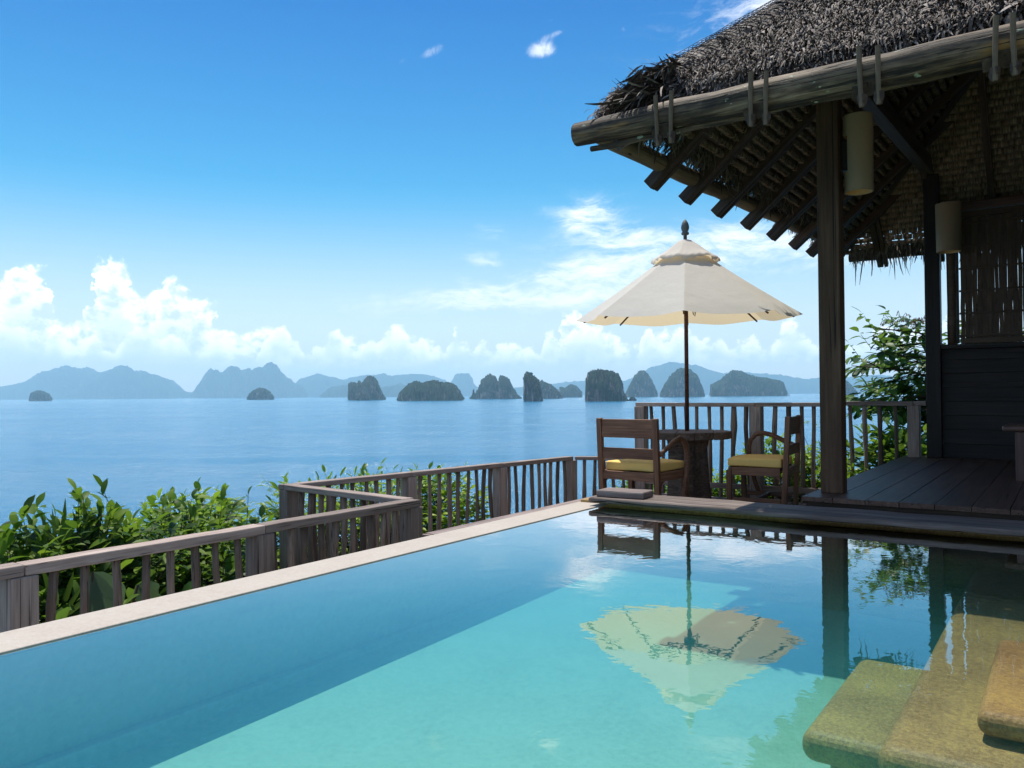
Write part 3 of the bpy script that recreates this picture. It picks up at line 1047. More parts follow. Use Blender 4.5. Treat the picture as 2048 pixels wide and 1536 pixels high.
railing('porch railing between the two tall pavilion posts', (-2.2, 9.57), (-1.26, 9.57), .72, -.4, [.8131 * 1.0 / .94],
        [.1697 / .94, .3214 / .94, .4702 / .94, .6312 / .94], G_R, psize=.12, rw=.10, rh=.05, brad=1.15)

# ------------------------------------------------------------------ table, parasol
TC = at(1.765, 8.08, ZD)
table = thing('round_table', 'round plank table on a thick root trunk under the parasol', 'table', TC)
b = MB()
seeds = [random.uniform(0, 6.28) for _ in range(5)]


def trunk_r(r, z, a):
    g = .05 * math.sin(3 * a + seeds[0]) + .045 * math.sin(5 * a + seeds[1]) + .03 * math.sin(9 * a + seeds[2] + z * 2) + .02 * math.sin(14 * a + seeds[3])
    return r * (1 + g * 1.5)


b.lathe([(.218, 0), (.21, .05), (.20, .15), (.19, .3), (.184, .45), (.182, .56), (.19, .62), (.195, .649)], 48, (0, 0, 0), trunk_r)
obj('trunk_base', b.mesh('trunk_base', True), M['table_wood'], table, TC)
RT = .435
NB = 5
ang = math.radians(20)
for i in range(NB):
    u0 = -RT + 2 * RT * i / NB + .0012
    u1 = -RT + 2 * RT * (i + 1) / NB - .0012
    top = []
    for k in range(9):
        u = u0 + (u1 - u0) * k / 8
        h = math.sqrt(max(0.0004, RT * RT - u * u)) * (1 + .012 * math.sin(u * 40))
        top.append((u, h))
    poly = [(u, h) for u, h in top] + [(u, -h) for u, h in reversed(top)]
    c_, s_ = math.cos(ang), math.sin(ang)
    poly = [(x * c_ - y * s_, x * s_ + y * c_) for x, y in poly]
    nn = len(poly)
    b = MB()
    dz_ = random.uniform(-.002, .002)
    b.add([(x, y, .072 + dz_) for x, y in poly] + [(x, y, 0) for x, y in poly],
          [tuple(range(nn - 1, -1, -1)), tuple(range(nn, 2 * nn))] + [(k, (k + 1) % nn, nn + (k + 1) % nn, nn + k) for k in range(nn)])
    obj('board', b, M['table_wood'], table, TC + Vector((0, 0, .65)), None, .006, 2)

UC = at(1.765, 8.08, ZD)
para = thing('parasol', 'big cream canvas parasol with a red brown pole standing through the round table', 'parasol', UC + Vector((0, 0, .722)))
ZR, RR = 1.60, 1.12            # rim height over the water, radius to the rib tips
Z2 = 2.215                      # canopy height at the vent
R2 = .22
b = MB()
b.tube([(0, 0, .724 + ZD), (0, 0, 1.5), (0, 0, 2.36)], [.021, .020, .020], 14)
obj('pole', b.mesh('pole', True), M['pole_wood'], para, (UC.x, UC.y, 0))
view_az = math.atan2(-UC.y, -UC.x) - math.radians(1)
tips = []
for k in range(8):
    a = view_az + k * math.pi / 4
    tips.append(Vector((math.cos(a), math.sin(a), 0)))


def lean(x, y):
    return -.040 * (x * math.cos(view_az) + y * math.sin(view_az)) / RR - .012


NR, NTN = 10, 8
for k in range(8):
    t0_, t1_ = tips[k], tips[(k + 1) % 8]
    b = MB()
    vs = []
    for i in range(NR + 1):
        s = i / NR
        rr = R2 + (RR - R2) * s
        for j in range(NTN + 1):
            q = j / NTN
            sg = math.sin(math.pi * q)
            p = (t0_ * (1 - q) + t1_ * q) * rr * (1 - .035 * sg * s * s)
            z = Z2 + (ZR - Z2) * (s ** .93) - .022 * sg * s - .004 * sg * math.sin(q * 9 + k) * s
            if i == NR:
                z -= .012 * sg
            vs.append((p.x, p.y, z + lean(p.x, p.y)))
    fs = []
    for i in range(NR):
        for j in range(NTN):
            a0 = i * (NTN + 1) + j
            fs.append((a0, a0 + NTN + 1, a0 + NTN + 2, a0 + 1))
    b.add(vs, fs)
    o = obj('canopy_panel', b.mesh('canopy_panel', True), M['canvas'], para, (UC.x, UC.y, 0))
    b = MB()
    pts = [t0_ * (.06 + (RR - .14) * s) + Vector((0, 0, 2.22 + (ZR - 2.22) * s - .022)) for s in (0, .5, 1.0)]
    pts = [q + Vector((0, 0, lean(q.x, q.y))) for q in pts]
    b.tube(pts, [.011, .011, .009], 6)
    obj('rib', b, M['pole_wood'], para, (UC.x, UC.y, 0))
    b = MB()
    b.tube([t0_ * .05 + Vector((0, 0, 1.70)), t0_ * .56 + Vector((0, 0, 1.885))], .009, 6)
    obj('strut', b, M['pole_wood'], para, (UC.x, UC.y, 0))
b = MB()
b.lathe([(.022, 1.655), (.055, 1.66), (.06, 1.72), (.045, 1.735), (.022, 1.74)], 16)
obj('runner', b.mesh('runner', True), M['pole_wood'], para, (UC.x, UC.y, 0))
cp = MB()
cp.tube([at(.06, 0, 1.69), at(.07, -.02, 1.62), at(.085, -.02, 1.60), at(.09, -.02, 1.63), at(.075, 0, 1.69)], .005, 5)
obj('pull_cord', cp, M['cord'], para, (UC.x, UC.y, 0))
# the loose vent cap on top
b = MB()
vs, fs = [], []
NA, NV = 96, 9
pr = [(.035, 2.375), (.06, 2.368), (.10, 2.34), (.16, 2.295), (.22, 2.25), (.275, 2.215), (.315, 2.192), (.335, 2.178), (.342, 2.160), (.345, 2.148)]
ph = [random.uniform(0, 6.28) for _ in range(6)]
for i, (r_, z_) in enumerate(pr):
    s = i / (len(pr) - 1)
    for k in range(NA):
        a = view_az + k * 2 * math.pi / NA
        oct_ = math.cos(math.pi / 8) / math.cos(((a - view_az) % (math.pi / 4)) - math.pi / 8)
        f = math.sin(8 * a + ph[0]) * .5 + math.sin(13 * a + ph[1]) * .35 + math.sin(21 * a + ph[2]) * .25 + math.sin(5 * a + ph[3]) * .5
        rr = r_ * (1 + (oct_ - 1) * s * .8 + .035 * f * s)
        vs.append((rr * math.cos(a), rr * math.sin(a), z_ + (.019 * f * s * s) + .007 * math.sin(27 * a + i + ph[4]) * s))
for i in range(len(pr) - 1):
    for k in range(NA):
        fs.append((i * NA + k, (i + 1) * NA + k, (i + 1) * NA + (k + 1) % NA, i * NA + (k + 1) % NA))
b.add(vs, fs)
obj('vent_cap', b.mesh('vent_cap', True), M['canvas'], para, (UC.x, UC.y, 0))
b = MB()
b.lathe([(.018, 2.36), (.018, 2.425), (.036, 2.428), (.040, 2.440), (.036, 2.452), (.026, 2.458), (.034, 2.470), (.041, 2.495), (.039, 2.520), (.030, 2.548), (.016, 2.572), (.003, 2.585)], 20)
obj('finial', b.mesh('finial', True), M['finial'], para, (UC.x, UC.y, 0))

# ------------------------------------------------------------------ chairs and cushions
def chair(label, centre, f_lat, f_dist, cushion_label):
    f = at(f_lat, f_dist)
    yaw = math.atan2(f.y, f.x) - math.pi / 2
    r = thing('armchair', label, 'chair', centre, 'one armed teak chairs', local=True, rot=(0, 0, yaw))
    W, D0 = .285, .245
    mt = M['chair_wood']
    for s in (-1, 1):
        beam('back_post', (s * W, -D0, 0), (s * W, -D0 - .045, .885), .05, .045, mt, r, .005, upv=(0, 1, 0))
        beam('leg', (s * W, D0, 0), (s * W, D0, .385), .048, .048, mt, r, .005, upv=(0, 1, 0))
        beam('side_rail', (s * W, -D0 + .026, .375), (s * W, D0 - .026, .375), .032, .075, mt, r, .004)
        beam('stretcher', (s * W, -D0 + .026, .11), (s * W, D0 - .026, .11), .026, .045, mt, r, .004)
        b = MB()
        b.add([(s * W - .012, -D0 + .026, .336), (s * W - .012, -D0 + .09, .336), (s * W - .012, -D0 + .04, .31), (s * W - .012, -D0 + .026, .24),
               (s * W + .012, -D0 + .026, .336), (s * W + .012, -D0 + .09, .336), (s * W + .012, -D0 + .04, .31), (s * W + .012, -D0 + .026, .24)],
              [(0, 1, 2, 3), (7, 6, 5, 4), (0, 4, 5, 1), (1, 5, 6, 2), (2, 6, 7, 3), (3, 7, 4, 0)])
        obj('bracket', b, mt, r)
    beam('front_rail', (-W + .025, D0, .375), (W - .025, D0, .375), .032, .075, mt, r, .004)
    beam('rear_rail', (-W + .024, -D0 - .018, .375), (W - .024, -D0 - .018, .375), .032, .075, mt, r, .004)
    beam('cross_stretcher', (-W + .014, 0, .11), (W - .014, 0, .11), .026, .04, mt, r, .004)
    beam('seat_board', (0, -D0 + .03, .397), (0, D0 - .02, .397), 2 * W - .06, .014, mt, r, .003)
    beam('back_board', (-W + .025, -D0 - .038, .795), (W - .025, -D0 - .038, .795), .026, .165, mt, r, .005)
    beam('back_slat', (-W + .025, -D0 - .030, .575), (W - .025, -D0 - .030, .575), .024, .095, mt, r, .005)
    # the one bent arm, on the sitter's right
    b = MB()
    pts = [(W + .03, -D0 - .02, .575), (W + .038, -.13, .635), (W + .042, -.03, .685), (W + .044, .06, .705), (W + .044, .13, .69), (W + .044, .18, .64), (W + .043, .20, .57), (W + .042, .20, .47), (W + .040, .18, .36), (W + .038, .15, .24), (W + .036, .11, .12)]
    sm = []
    for i in range(len(pts) - 1):
        for q in (0, .5):
            sm.append(Vector(pts[i]).lerp(Vector(pts[i + 1]), q))
    sm.append(Vector(pts[-1]))
    b.tube(sm, [.026] * len(sm), 8, True, .03, .8)
    obj('arm', b.mesh('arm', True), mt, r)
    # cushion: a loose boxy pad
    b = MB()
    nx, ny, hh = 10, 10, .036
    cw, cdp = .268, .245
    vs, fs = [], []
    for side in (1, -1):
        for j in range(ny + 1):
            for i in range(nx + 1):
                x, y = i / nx * 2 - 1, j / ny * 2 - 1
                puff = (1 - x ** 6) * (1 - y ** 6)
                vs.append((x * cw, y * cdp + .02, .0 + side * (hh + .012 * puff + .003 * math.sin(x * 3 + y * 2))))
    o2 = (nx + 1) * (ny + 1)
    for j in range(ny):
        for i in range(nx):
            k = j * (nx + 1) + i
            fs.append((k, k + 1, k + nx + 2, k + nx + 1))
            fs.append((o2 + k, o2 + k + nx + 1, o2 + k + nx + 2, o2 + k + 1))
    rim = [i for i in range(nx + 1)] + [j * (nx + 1) + nx for j in range(1, ny + 1)] + [ny * (nx + 1) + i for i in range(nx - 1, -1, -1)] + [j * (nx + 1) for j in range(ny - 1, 0, -1)]
    for a0, a1 in zip(rim, rim[1:] + rim[:1]):
        fs.append((a0, o2 + a0, o2 + a1, a1))
    b.add(vs, fs)
    c_ = obj('seat_cushion', b.mesh('seat_cushion', True), M['cushion'], None, Vector(centre) + Vector((0, 0, .454)), Quaternion((0, 0, 1), yaw), .012, 3)
    tag(c_, cushion_label, 'cushion', 'yellow seat cushions')
    return r


chair('teak chair seen from behind, left of the table, facing the sea', at(1.195, 7.29, ZD), .64, .77, 'yellow cushion on the left chair, seen below its back slats')
chair('teak chair right of the table, turned sideways towards it', at(2.38, 7.63, ZD), -.87, .49, 'yellow cushion on the chair beside the thick pavilion post')

# ------------------------------------------------------------------ thatched pavilion
PV = thing('thatched_pavilion', 'open timber pavilion with a shaggy palm thatch roof beside the pool', 'pavilion', (-1.5, 5.57, .0))
ZP = 0.12
SL = 0.87                                # rise of the roof per metre
EX, EY0, EY1 = -2.45, 4.45, 10.40       # rafter tips: left, front, back
ZE = 2.43                                # underside of the thatch over the rafter tips
XR = 6.0


def z_under(h):
    return ZE + SL * h


# floor
for i in range(23):
    x = -1.5 + .2 * i + .1
    beam('floor_plank', (x, 5.565 + random.uniform(-.004, .004), ZP - .016), (x, 9.74, ZP - .016 + random.uniform(-.001, .001)), .1965, .032, M['floor_wood'], PV, .0015)
beam('riser', (-1.47, 5.62, .064), (3.1, 5.62, .064), .03, .078, M['dark_wood'], PV, .004)
beam('riser', (-1.475, 5.64, .03), (-1.475, 9.7, .03), .03, .14, M['dark_wood'], PV, .004)
beam('riser', (-1.475, 5.64, -.14), (-1.475, 9.7, -.14), .03, .19, M['dark_wood'], PV, .004)
# tall posts
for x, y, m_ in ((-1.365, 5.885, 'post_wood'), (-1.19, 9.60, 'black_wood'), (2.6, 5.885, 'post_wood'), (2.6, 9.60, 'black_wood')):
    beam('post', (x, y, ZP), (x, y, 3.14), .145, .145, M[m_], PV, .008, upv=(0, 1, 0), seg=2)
# plates on the posts
beam('plate_beam', (-1.36, 5.6, 3.22), (-1.20, 9.9, 3.22), .11, .16, M['dark_wood'], PV, .006)
beam('plate_beam', (-1.7, 5.885, 3.385), (XR, 5.885, 3.385), .10, .15, M['dark_wood'], PV, .006)
beam('plate_beam', (-1.5, 9.62, 3.385), (XR, 9.62, 3.385), .10, .15, M['dark_wood'], PV, .006)
# rafters, in pairs with a short lower piece nailed on at the tip
def rafter(x0, y0, dx, dy, run, w_=.065, h_=.085):
    z0 = z_under(0) - .08
    p0 = Vector((x0, y0, z0))
    p1 = Vector((x0 + dx * run, y0 + dy * run, z0 + SL * run))
    beam('rafter', p0, p1, w_, h_, M['dark_wood'], PV, .005)
    side = Vector((-dy, dx, 0)) * (w_ * .5 + .032)
    q0 = p0 + Vector((dx, dy, SL)) * .01 + side - Vector((0, 0, .016))
    q1 = q0 + Vector((dx, dy, SL)) * min(run, .62)
    beam('rafter_tail', q0, q1, .042, .066, M['dark_wood'], PV, .004)


LY = [5.39, 5.96, 6.58, 7.23, 7.90, 8.55, 9.12, 9.75]
for y in LY:
    xo = EX - .07 + .045 * (y - 5.4)
    rafter(xo, y, 1, 0, min(y - EY0, EY1 - y, 2.97) + .16)
FX = [-1.915, -1.367, -.805, -.232, .34, .9, 1.5, 2.1]
for x in FX:
    rafter(x, EY0 - .13, 0, 1, min(x - EX, 2.97) + .13)
for x in (-1.85, -1.25, -.65, -.05, .55, 1.15, 1.75):
    rafter(x, EY1 + .05, 0, -1, min(x - EX, 2.97))
for y0, dy in ((EY0, 1), (EY1, -1)):
    beam('hip_rafter', (EX + .10, y0 + .10 * dy, z_under(.10) - .10), (EX + 2.97, y0 + 2.97 * dy, z_under(2.97) - .10), .08, .09, M['dark_wood'], PV, .006)
beam('ridge_beam', (EX + 2.9, 7.425, z_under(2.97) - .14), (XR, 7.425, z_under(2.97) - .14), .10, .14, M['dark_wood'], PV, .006)
# a batten under the left eave, seen through the rafters
beam('batten', (EX + .30, 4.9, z_under(.36) - .045), (EX + .46, 10.1, z_under(.36) - .045), .05, .045, M['dark_wood'], PV, .004)

# thatch rows seen from below: folded leaf bundles, row above row
def row(p0, p1, up_dir, seed):
    """one lap of folded leaf: a lumpy half round strip between p0 and p1"""
    r = np.random.default_rng(seed)
    p0, p1 = Vector(p0), Vector(p1)
    L = (p1 - p0).length
    if L < .12:
        return
    u = Vector(up_dir).normalized()
    ax = (p1 - p0).normalized()
    nrm = ax.cross(u)
    if nrm.z > 0:
        nrm = -nrm
    nseg = max(3, int(L / .017))
    vs, fs = [], []
    for i in range(nseg):
        j1, j2, j3 = r.normal(0, .0035), r.normal(0, .004), r.uniform(.75, 1.2)
        a0, a1 = (i + r.uniform(-.1, .1)) / nseg * L - L / 2, (i + 1.12 + r.uniform(-.1, .2)) / nseg * L - L / 2
        lean = r.normal(0, .003)
        o = len(vs)
        for (du, dn) in ((.040, -.002), (.026 + j2, .024 * j3), (.004 + j1, .036 * j3), (-.016 + j2, .012 * j3)):
            vs += [(a0, du, dn), (a1 + lean, du, dn + r.normal(0, .002))]
        for k in range(3):
            fs.append((o + 2 * k, o + 2 * k + 1, o + 2 * k + 3, o + 2 * k + 2))
    b = MB()
    b.add(vs, fs)
    Rm = Matrix((ax, u, nrm)).transposed()
    obj('thatch_row', b, M['rows'], PV, (p0 + p1) / 2, Rm.to_quaternion())


ST = .080
cosS = 1 / math.sqrt(1 + SL * SL)
upl = Vector((1, 0, SL))
nrow = 0
for i in range(40):
    h = .24 + i * ST * cosS
    if h > 2.9:
        break
    xo = EX + h
    row((xo - .03, EY0 + h, z_under(h)), (xo + .18 * (1 - h / 3), EY1 - h, z_under(h)), upl, 1000 + i)
    hb = h - .15
    row((EX + h, EY1 - hb, z_under(hb)), (3.2, EY1 - hb, z_under(hb)), Vector((0, -1, SL)), 2000 + i)
    row((EX + h, EY0 + h, z_under(h)), (2.0, EY0 + h, z_under(h)), Vector((0, 1, SL)), 3000 + i)

# body of the thatch: a thick coat over the laps
b = MB()
TH_ = .10
h0 = .27
hm = (EY1 - EY0) / 2


def coat(h, lift):
    return [(EX + h, EY0 + h, z_under(h) + lift), (XR, EY0 + h, z_under(h) + lift), (XR, EY1 - h, z_under(h) + lift), (EX + h, EY1 - h, z_under(h) + lift)]


c0, c1 = coat(h0, .03), coat(hm - .002, .03)
d0, d1 = coat(h0 + .03, .13), coat(hm - .002, .15)
vs = c0 + c1 + d0 + d1
b.add(vs, [(0, 4, 5, 1), (2, 6, 7, 3), (3, 7, 4, 0), (8, 9, 13, 12), (10, 11, 15, 14), (11, 8, 12, 15), (0, 1, 9, 8), (2, 3, 11, 10), (3, 0, 8, 11), (1, 5, 13, 9), (5, 6, 14, 13), (6, 2, 10, 14)])
obj('thatch_coat', b, M['thatch_fringe'], PV, (0, 0, 0))


def strips(n, origin, du, dv, nrm, ulen, vlen, L, W_, droop, spread, seed, lift=0.0, curl=.35, clip=None):
    """n leaf ends on a plane; du runs along the eave, dv points down the slope, every end is a bent folded strip"""
    r = np.random.default_rng(seed)
    du, dv, nrm, origin = (np.array(q, dtype=float) for q in (du, dv, nrm, origin))
    u = r.uniform(0, ulen, n)
    v = r.uniform(0, vlen, n)
    if clip is not None:
        k = clip(u, v)
        u, v = u[k], v[k]
        n = len(u)
    base = origin + u[:, None] * du + v[:, None] * dv + nrm * (lift + r.normal(0, .012, n))[:, None]
    yaw = r.normal(0, spread, n)
    d = np.cos(yaw)[:, None] * dv + np.sin(yaw)[:, None] * du
    side = -np.sin(yaw)[:, None] * dv + np.cos(yaw)[:, None] * du
    ln = L * r.uniform(.5, 1.35, n)
    wd_ = W_ * r.uniform(.5, 1.5, n)
    pitch = r.normal(droop, .28, n)
    cu = r.normal(curl, .5, n)
    tw = r.normal(0, .6, n)
    P = [base]
    for s in range(3):
        a = pitch - cu * s * .5
        P.append(P[-1] + (np.cos(a)[:, None] * d + np.sin(a)[:, None] * nrm) * (ln / 3)[:, None])
    vs = np.zeros((n, 8, 3))
    for s in range(4):
        wf = (1.0, 1.1, .85, .25)[s]
        t_ = tw * s / 3
        sd_ = np.cos(t_)[:, None] * side + np.sin(t_)[:, None] * nrm
        vs[:, 2 * s] = P[s] - sd_ * (wd_ * wf / 2)[:, None]
        vs[:, 2 * s + 1] = P[s] + sd_ * (wd_ * wf / 2)[:, None]
    q = np.array([[0, 1, 3, 2], [2, 3, 5, 4], [4, 5, 7, 6]])
    fs = (np.arange(n)[:, None, None] * 8 + q[None]).reshape(-1, 4)
    return vs.reshape(-1, 3), fs


def join(parts):
    vs, fs, o = [], [], 0
    for v, f in parts:
        vs.append(v)
        fs.append(f + o)
        o += len(v)
    return np.concatenate(vs), np.concatenate(fs)


nF = np.array((0, -SL, 1)) * cosS
dF = np.array((0, -1, -SL)) * cosS
TOP = .235
slope_len = 2.6
org = np.array((EX - .05, EY0 + .12, z_under(.12) + .045)) - dF * slope_len


def clipF(u, v):
    hh = (slope_len - v) * cosS + .12
    return (EX - .05 + u) > (EX + hh - .03 + .05 * np.sin(v * 9))


parts = [
    strips(80000, org, (1, 0, 0), dF, nF, 3.7, slope_len, .064, .0072, .20, .38, 11, .10, .50, clipF),
    strips(9000, org + dF * (slope_len - .40), (1, 0, 0), dF, nF, 3.7, .42, .09, .0095, .05, .5, 12, .06, .6, None),
    strips(4200, org + dF * (slope_len - .20) + nF * .02, (1, 0, 0), (0, -.62, -.78), (0, -.78, .62), 3.7, .12, .09, .009, .0, .4, 13, .02, .5, None),
    strips(500, org, (1, 0, 0), dF, nF, 3.7, slope_len, .16, .022, .22, .9, 14, .10, .6, clipF),
]
v_, f_ = join(parts)
obj('thatch', np_mesh('thatch', v_, f_), M['thatch'], PV, (0, 0, 0), kind='stuff')
# the other slopes, more coarsely
dL = np.array((-1, 0, -SL)) * cosS
nL = np.array((-SL, 0, 1)) * cosS
orgL = np.array((EX + .15, EY0 - .05, z_under(.15) + .045)) - dL * 3.6


def clipL(u, v):
    hh = (3.6 - v) * cosS + .1
    yy = u - .05
    return (yy > hh + .10) & (yy < (EY1 - EY0) - hh - .1)


dB = np.array((0, 1, -SL)) * cosS
nB_ = np.array((0, SL, 1)) * cosS
orgB = np.array((EX, EY1 - .15, z_under(.15) + .06)) - dB * 3.6
parts = [
    strips(6000, org - dF * 1.32, (1, 0, 0), dF, nF, 3.75, 1.42, .16, .022, .10, .45, 25, .10, .35, lambda u, v: (u - .05) > (slope_len + 1.32 - v) * cosS + .05),
    strips(9000, orgL, (0, 1, 0), dL, nL, 6.05, 3.6, .20, .028, .08, .45, 21, .10, .3, clipL),
    strips(3500, orgL + dL * 3.3, (0, 1, 0), dL, nL, 6.05, .3, .17, .018, .0, .4, 22, .02, .5, None),
    strips(4500, orgB, (1, 0, 0), dB, nB_, 7.5, 3.6, .22, .03, .08, .45, 23, .10, .3, lambda u, v: u > (3.6 - v) * cosS + .1),
    strips(7000, org + np.array((3.7, 0, 0)) - dF * 1.2, (1, 0, 0), dF, nF, 4.6, slope_len + 1.2, .20, .028, .08, .5, 24, .10, .3, None),
]
v_, f_ = join(parts)
obj('thatch', np_mesh('thatch', v_, f_), M['thatch'], PV, (0, 0, 0), kind='stuff')
# frayed ends that hang below the left and back eaves
parts = [
    strips(1500, (EX + .22, EY0 + .42, z_under(.24) + .04), (.03, 1, 0), (-.45, 0, -.9), (-.9, 0, .45), 5.3, .07, .13, .012, .0, .35, 31, 0, .2),
    strips(1300, (EX + .3, EY1 - .17, z_under(.17) + .03), (1, 0, 0), (0, .25, -.97), (0, .97, .25), 3.2, .10, .17, .013, .0, .28, 32, 0, .1),
    strips(120, (EX + .3, EY1 - .17, z_under(.17) - .05), (1, 0, 0), (0, .1, -.99), (0, .99, .1), 3.2, .04, .30, .010, .0, .12, 33, 0, .05),
]
v_, f_ = join(parts)
obj('thatch_fringe', np_mesh('thatch_fringe', v_, f_), M['thatch_fringe'], PV, (0, 0, 0), kind='stuff')

# cap along the front hip: leaf lapped crosswise under a cord net
hv = Vector((1, 1, SL)).normalized()
side = Vector((1, -1, 0)).normalized()
hn = side.cross(hv)
if hn.z < 0:
    hn = -hn
hip0 = Vector((EX + .30, EY0 + .30, z_under(.30) + .18))
HL = 3.6
vs, fs = [], []
r = np.random.default_rng(5)
n = 0
for i in range(900):
    s = r.uniform(0, HL)
    for sg in (1, -1):
        a = r.uniform(-.02, .05)
        yaw = r.normal(0, .08)
        ln = r.uniform(.14, .26)
        wd_ = r.uniform(.010, .024)
        p = hip0 + hv * s + hn * r.uniform(.0, .035)
        d = (side * sg * math.cos(yaw) + hv * math.sin(yaw))
        d1 = (d + hn * -.50 * (1 + a)).normalized()
        d2 = (d - hn * .95).normalized()
        wv = hv * wd_ / 2
        p1 = p + d1 * ln * .6
        p2 = p1 + d2 * ln * .4
        vs += [p - wv, p + wv, p1 - wv, p1 + wv, p2 - wv * .7, p2 + wv * .7]
        o = n * 6
        fs += [(o, o + 1, o + 3, o + 2), (o + 2, o + 3, o + 5, o + 4)]
        n += 1
b = MB()
b.add(vs, fs)
cap = obj('hip_cap', b, M['thatch'], PV, (0, 0, 0), kind='stuff')
b = MB()
for k in range(int(HL / .035)):
    s = k * .035
    p = hip0 + hv * s + hn * .052
    b.tube([p + side * .24 - hn * .15 + hv * .03, p + side * .14 - hn * .055, p, p - side * .14 - hn * .055 + hv * .02, p - side * .2 - hn * .12], .0022, 4, False)
for q in np.linspace(-.2, .22, 11):
    b.tube([hip0 + hv * s_ + side * q + hn * (.056 - abs(q) * .45 + random.uniform(-.006, .006)) for s_ in np.linspace(0, HL, 30)], .0022, 4, False)
obj('net', b, M['net'], cap, (0, 0, 0), kind='stuff')
# loose tuft at the hip's lower end
v_, f_ = strips(420, (EX + .26, EY0 + .28, z_under(.2) + .05), (.6, -.6, 0), (-.62, -.62, -.42), (-.3, -.3, .9), .40, .16, .20, .016, .05, .35, 41, .04, .35)
v2, f2 = strips(260, (EX + .36, EY0 + .34, z_under(.36) + .09), (.6, -.6, 0), (-.62, -.62, -.42), (-.3, -.3, .9), .35, .22, .16, .016, .10, .5, 42, .03, .45)
v_, f_ = join([(v_, f_), (v2, f2)])
obj('hip_tuft', np_mesh('hip_tuft', v_, f_), M['thatch'], PV, (0, 0, 0), kind='stuff')

# eave logs
def log(name, p0, p1, r0, r1, seed, n=26, mat='log'):
    random.seed(seed)
    p0, p1 = Vector(p0), Vector(p1)
    L = (p1 - p0).length
    pts, rs = [], []
    for i in range(n + 1):
        t = i / n
        pts.append((t * L - L / 2, random.uniform(-.006, .006), random.uniform(-.006, .006) + .012 * math.sin(t * 5 + seed)))
        rs.append((r0 + (r1 - r0) * t) * random.uniform(.95, 1.05))
    rs[0] *= .93
    b = MB()
    b.tube(pts, rs, 16, True, .035)
    o = obj(name, b.mesh(name, True), M[mat], PV, (p0 + p1) / 2, frame_quat(p0, p1))
    o.modifiers.new('edge', 'EDGE_SPLIT').split_angle = math.radians(50)
    return o


flog = log('eave_log', (-2.53, 4.36, 2.452), (3.4, 4.36, 2.452), .079, .084, 3)
log('eave_log', (-2.455, 4.42, 2.50), (-2.25, 10.3, 2.565), .066, .062, 4, 26, 'bark_log')
log('eave_log', (-2.2, EY1 + .0, 2.47), (3.2, EY1 + .0, 2.47), .05, .05, 5)
log('eave_log', (-2.45, 4.40, 2.362), (2.0, 4.42, 2.358), .018, .016, 6)
random.seed(21)
# pegs that pin the front log to the rafter tails
for i, x in enumerate([-1.91, -1.365, -.805, -.232, .34]):
    for s in (-1, 1):
        xx = x + s * .040
        dxt = random.uniform(-.012, .012)
        p0 = Vector((xx + dxt + .012, 4.265, 2.545 + random.uniform(-.02, .012)))
        p1 = Vector((xx - .012 + .02, 4.28, 2.255 + random.uniform(-.01, .01)))
        b = MB()
        L = (p1 - p0).length
        b.tube([(-L / 2, 0, 0), (0, .002, .001), (L / 2, 0, 0)], [.0135, .0125, .0115], 7, True, .08)
        pg = obj('peg', b, M['peg'], PV, (p0 + p1) / 2, frame_quat(p0, p1))
        b = MB()
        b.tube([(0, 0, .028), (0, 0, .0), (0, 0, -.030)], [.026, .027, .018], 6, True, .14)
        obj('peg_block', b, M['dark_wood'], PV, p1 + Vector((0, .012, .035)))

# back wall: boards up to the sill, a bamboo pole, frame over the blind
YW = 9.62
zb = [.125, .272, .424, .575, .723, .868, 1.022, 1.16, 1.262]
for i, (z0, z1) in enumerate(zip(zb[:-1], zb[1:])):
    q = frame_quat((0, 0, 0), (1, 0, 0)) @ Quaternion((1, 0, 0), math.radians(-5))
    b = MB()
    b.box((0, 0, 0), (4.2, .02, z1 - z0 + .014))
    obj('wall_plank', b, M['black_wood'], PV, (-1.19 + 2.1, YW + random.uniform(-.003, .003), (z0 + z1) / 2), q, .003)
beam('sill', (-1.12, YW - .02, 1.292), (3.2, YW - .02, 1.292), .13, .05, M['black_wood'], PV, .006)
beam('wall_head', (-1.10, YW, 2.76), (3.2, YW, 2.80), .07, .10, M['rose_wood'], PV, .02)
b = MB()
pts = [(0, 0, 1.317)] + [(random.uniform(-.004, .004), 0, 1.317 + .2 * k) for k in range(1, 7)] + [(0, 0, 2.71)]
rs = [.046 + (.004 if k % 2 else 0) for k in range(8)]
b.tube(pts, rs, 12)
obj('bamboo_pole', b.mesh('bamboo_pole', True), M['bamboo'], PV, (-1.015, YW - .01, 0))

slab('shade_partition', 2.70, 2.76, 5.7, 9.6, ZP + .001, 3.30, M['black_wood'], PV)  # unseen side wall added to keep light out and darken the interior
slab('shade_partition', 2.765, 6.2, 5.80, 5.86, ZP + .001, 3.30, M['black_wood'], PV)  # unseen front wall, likewise added to block light

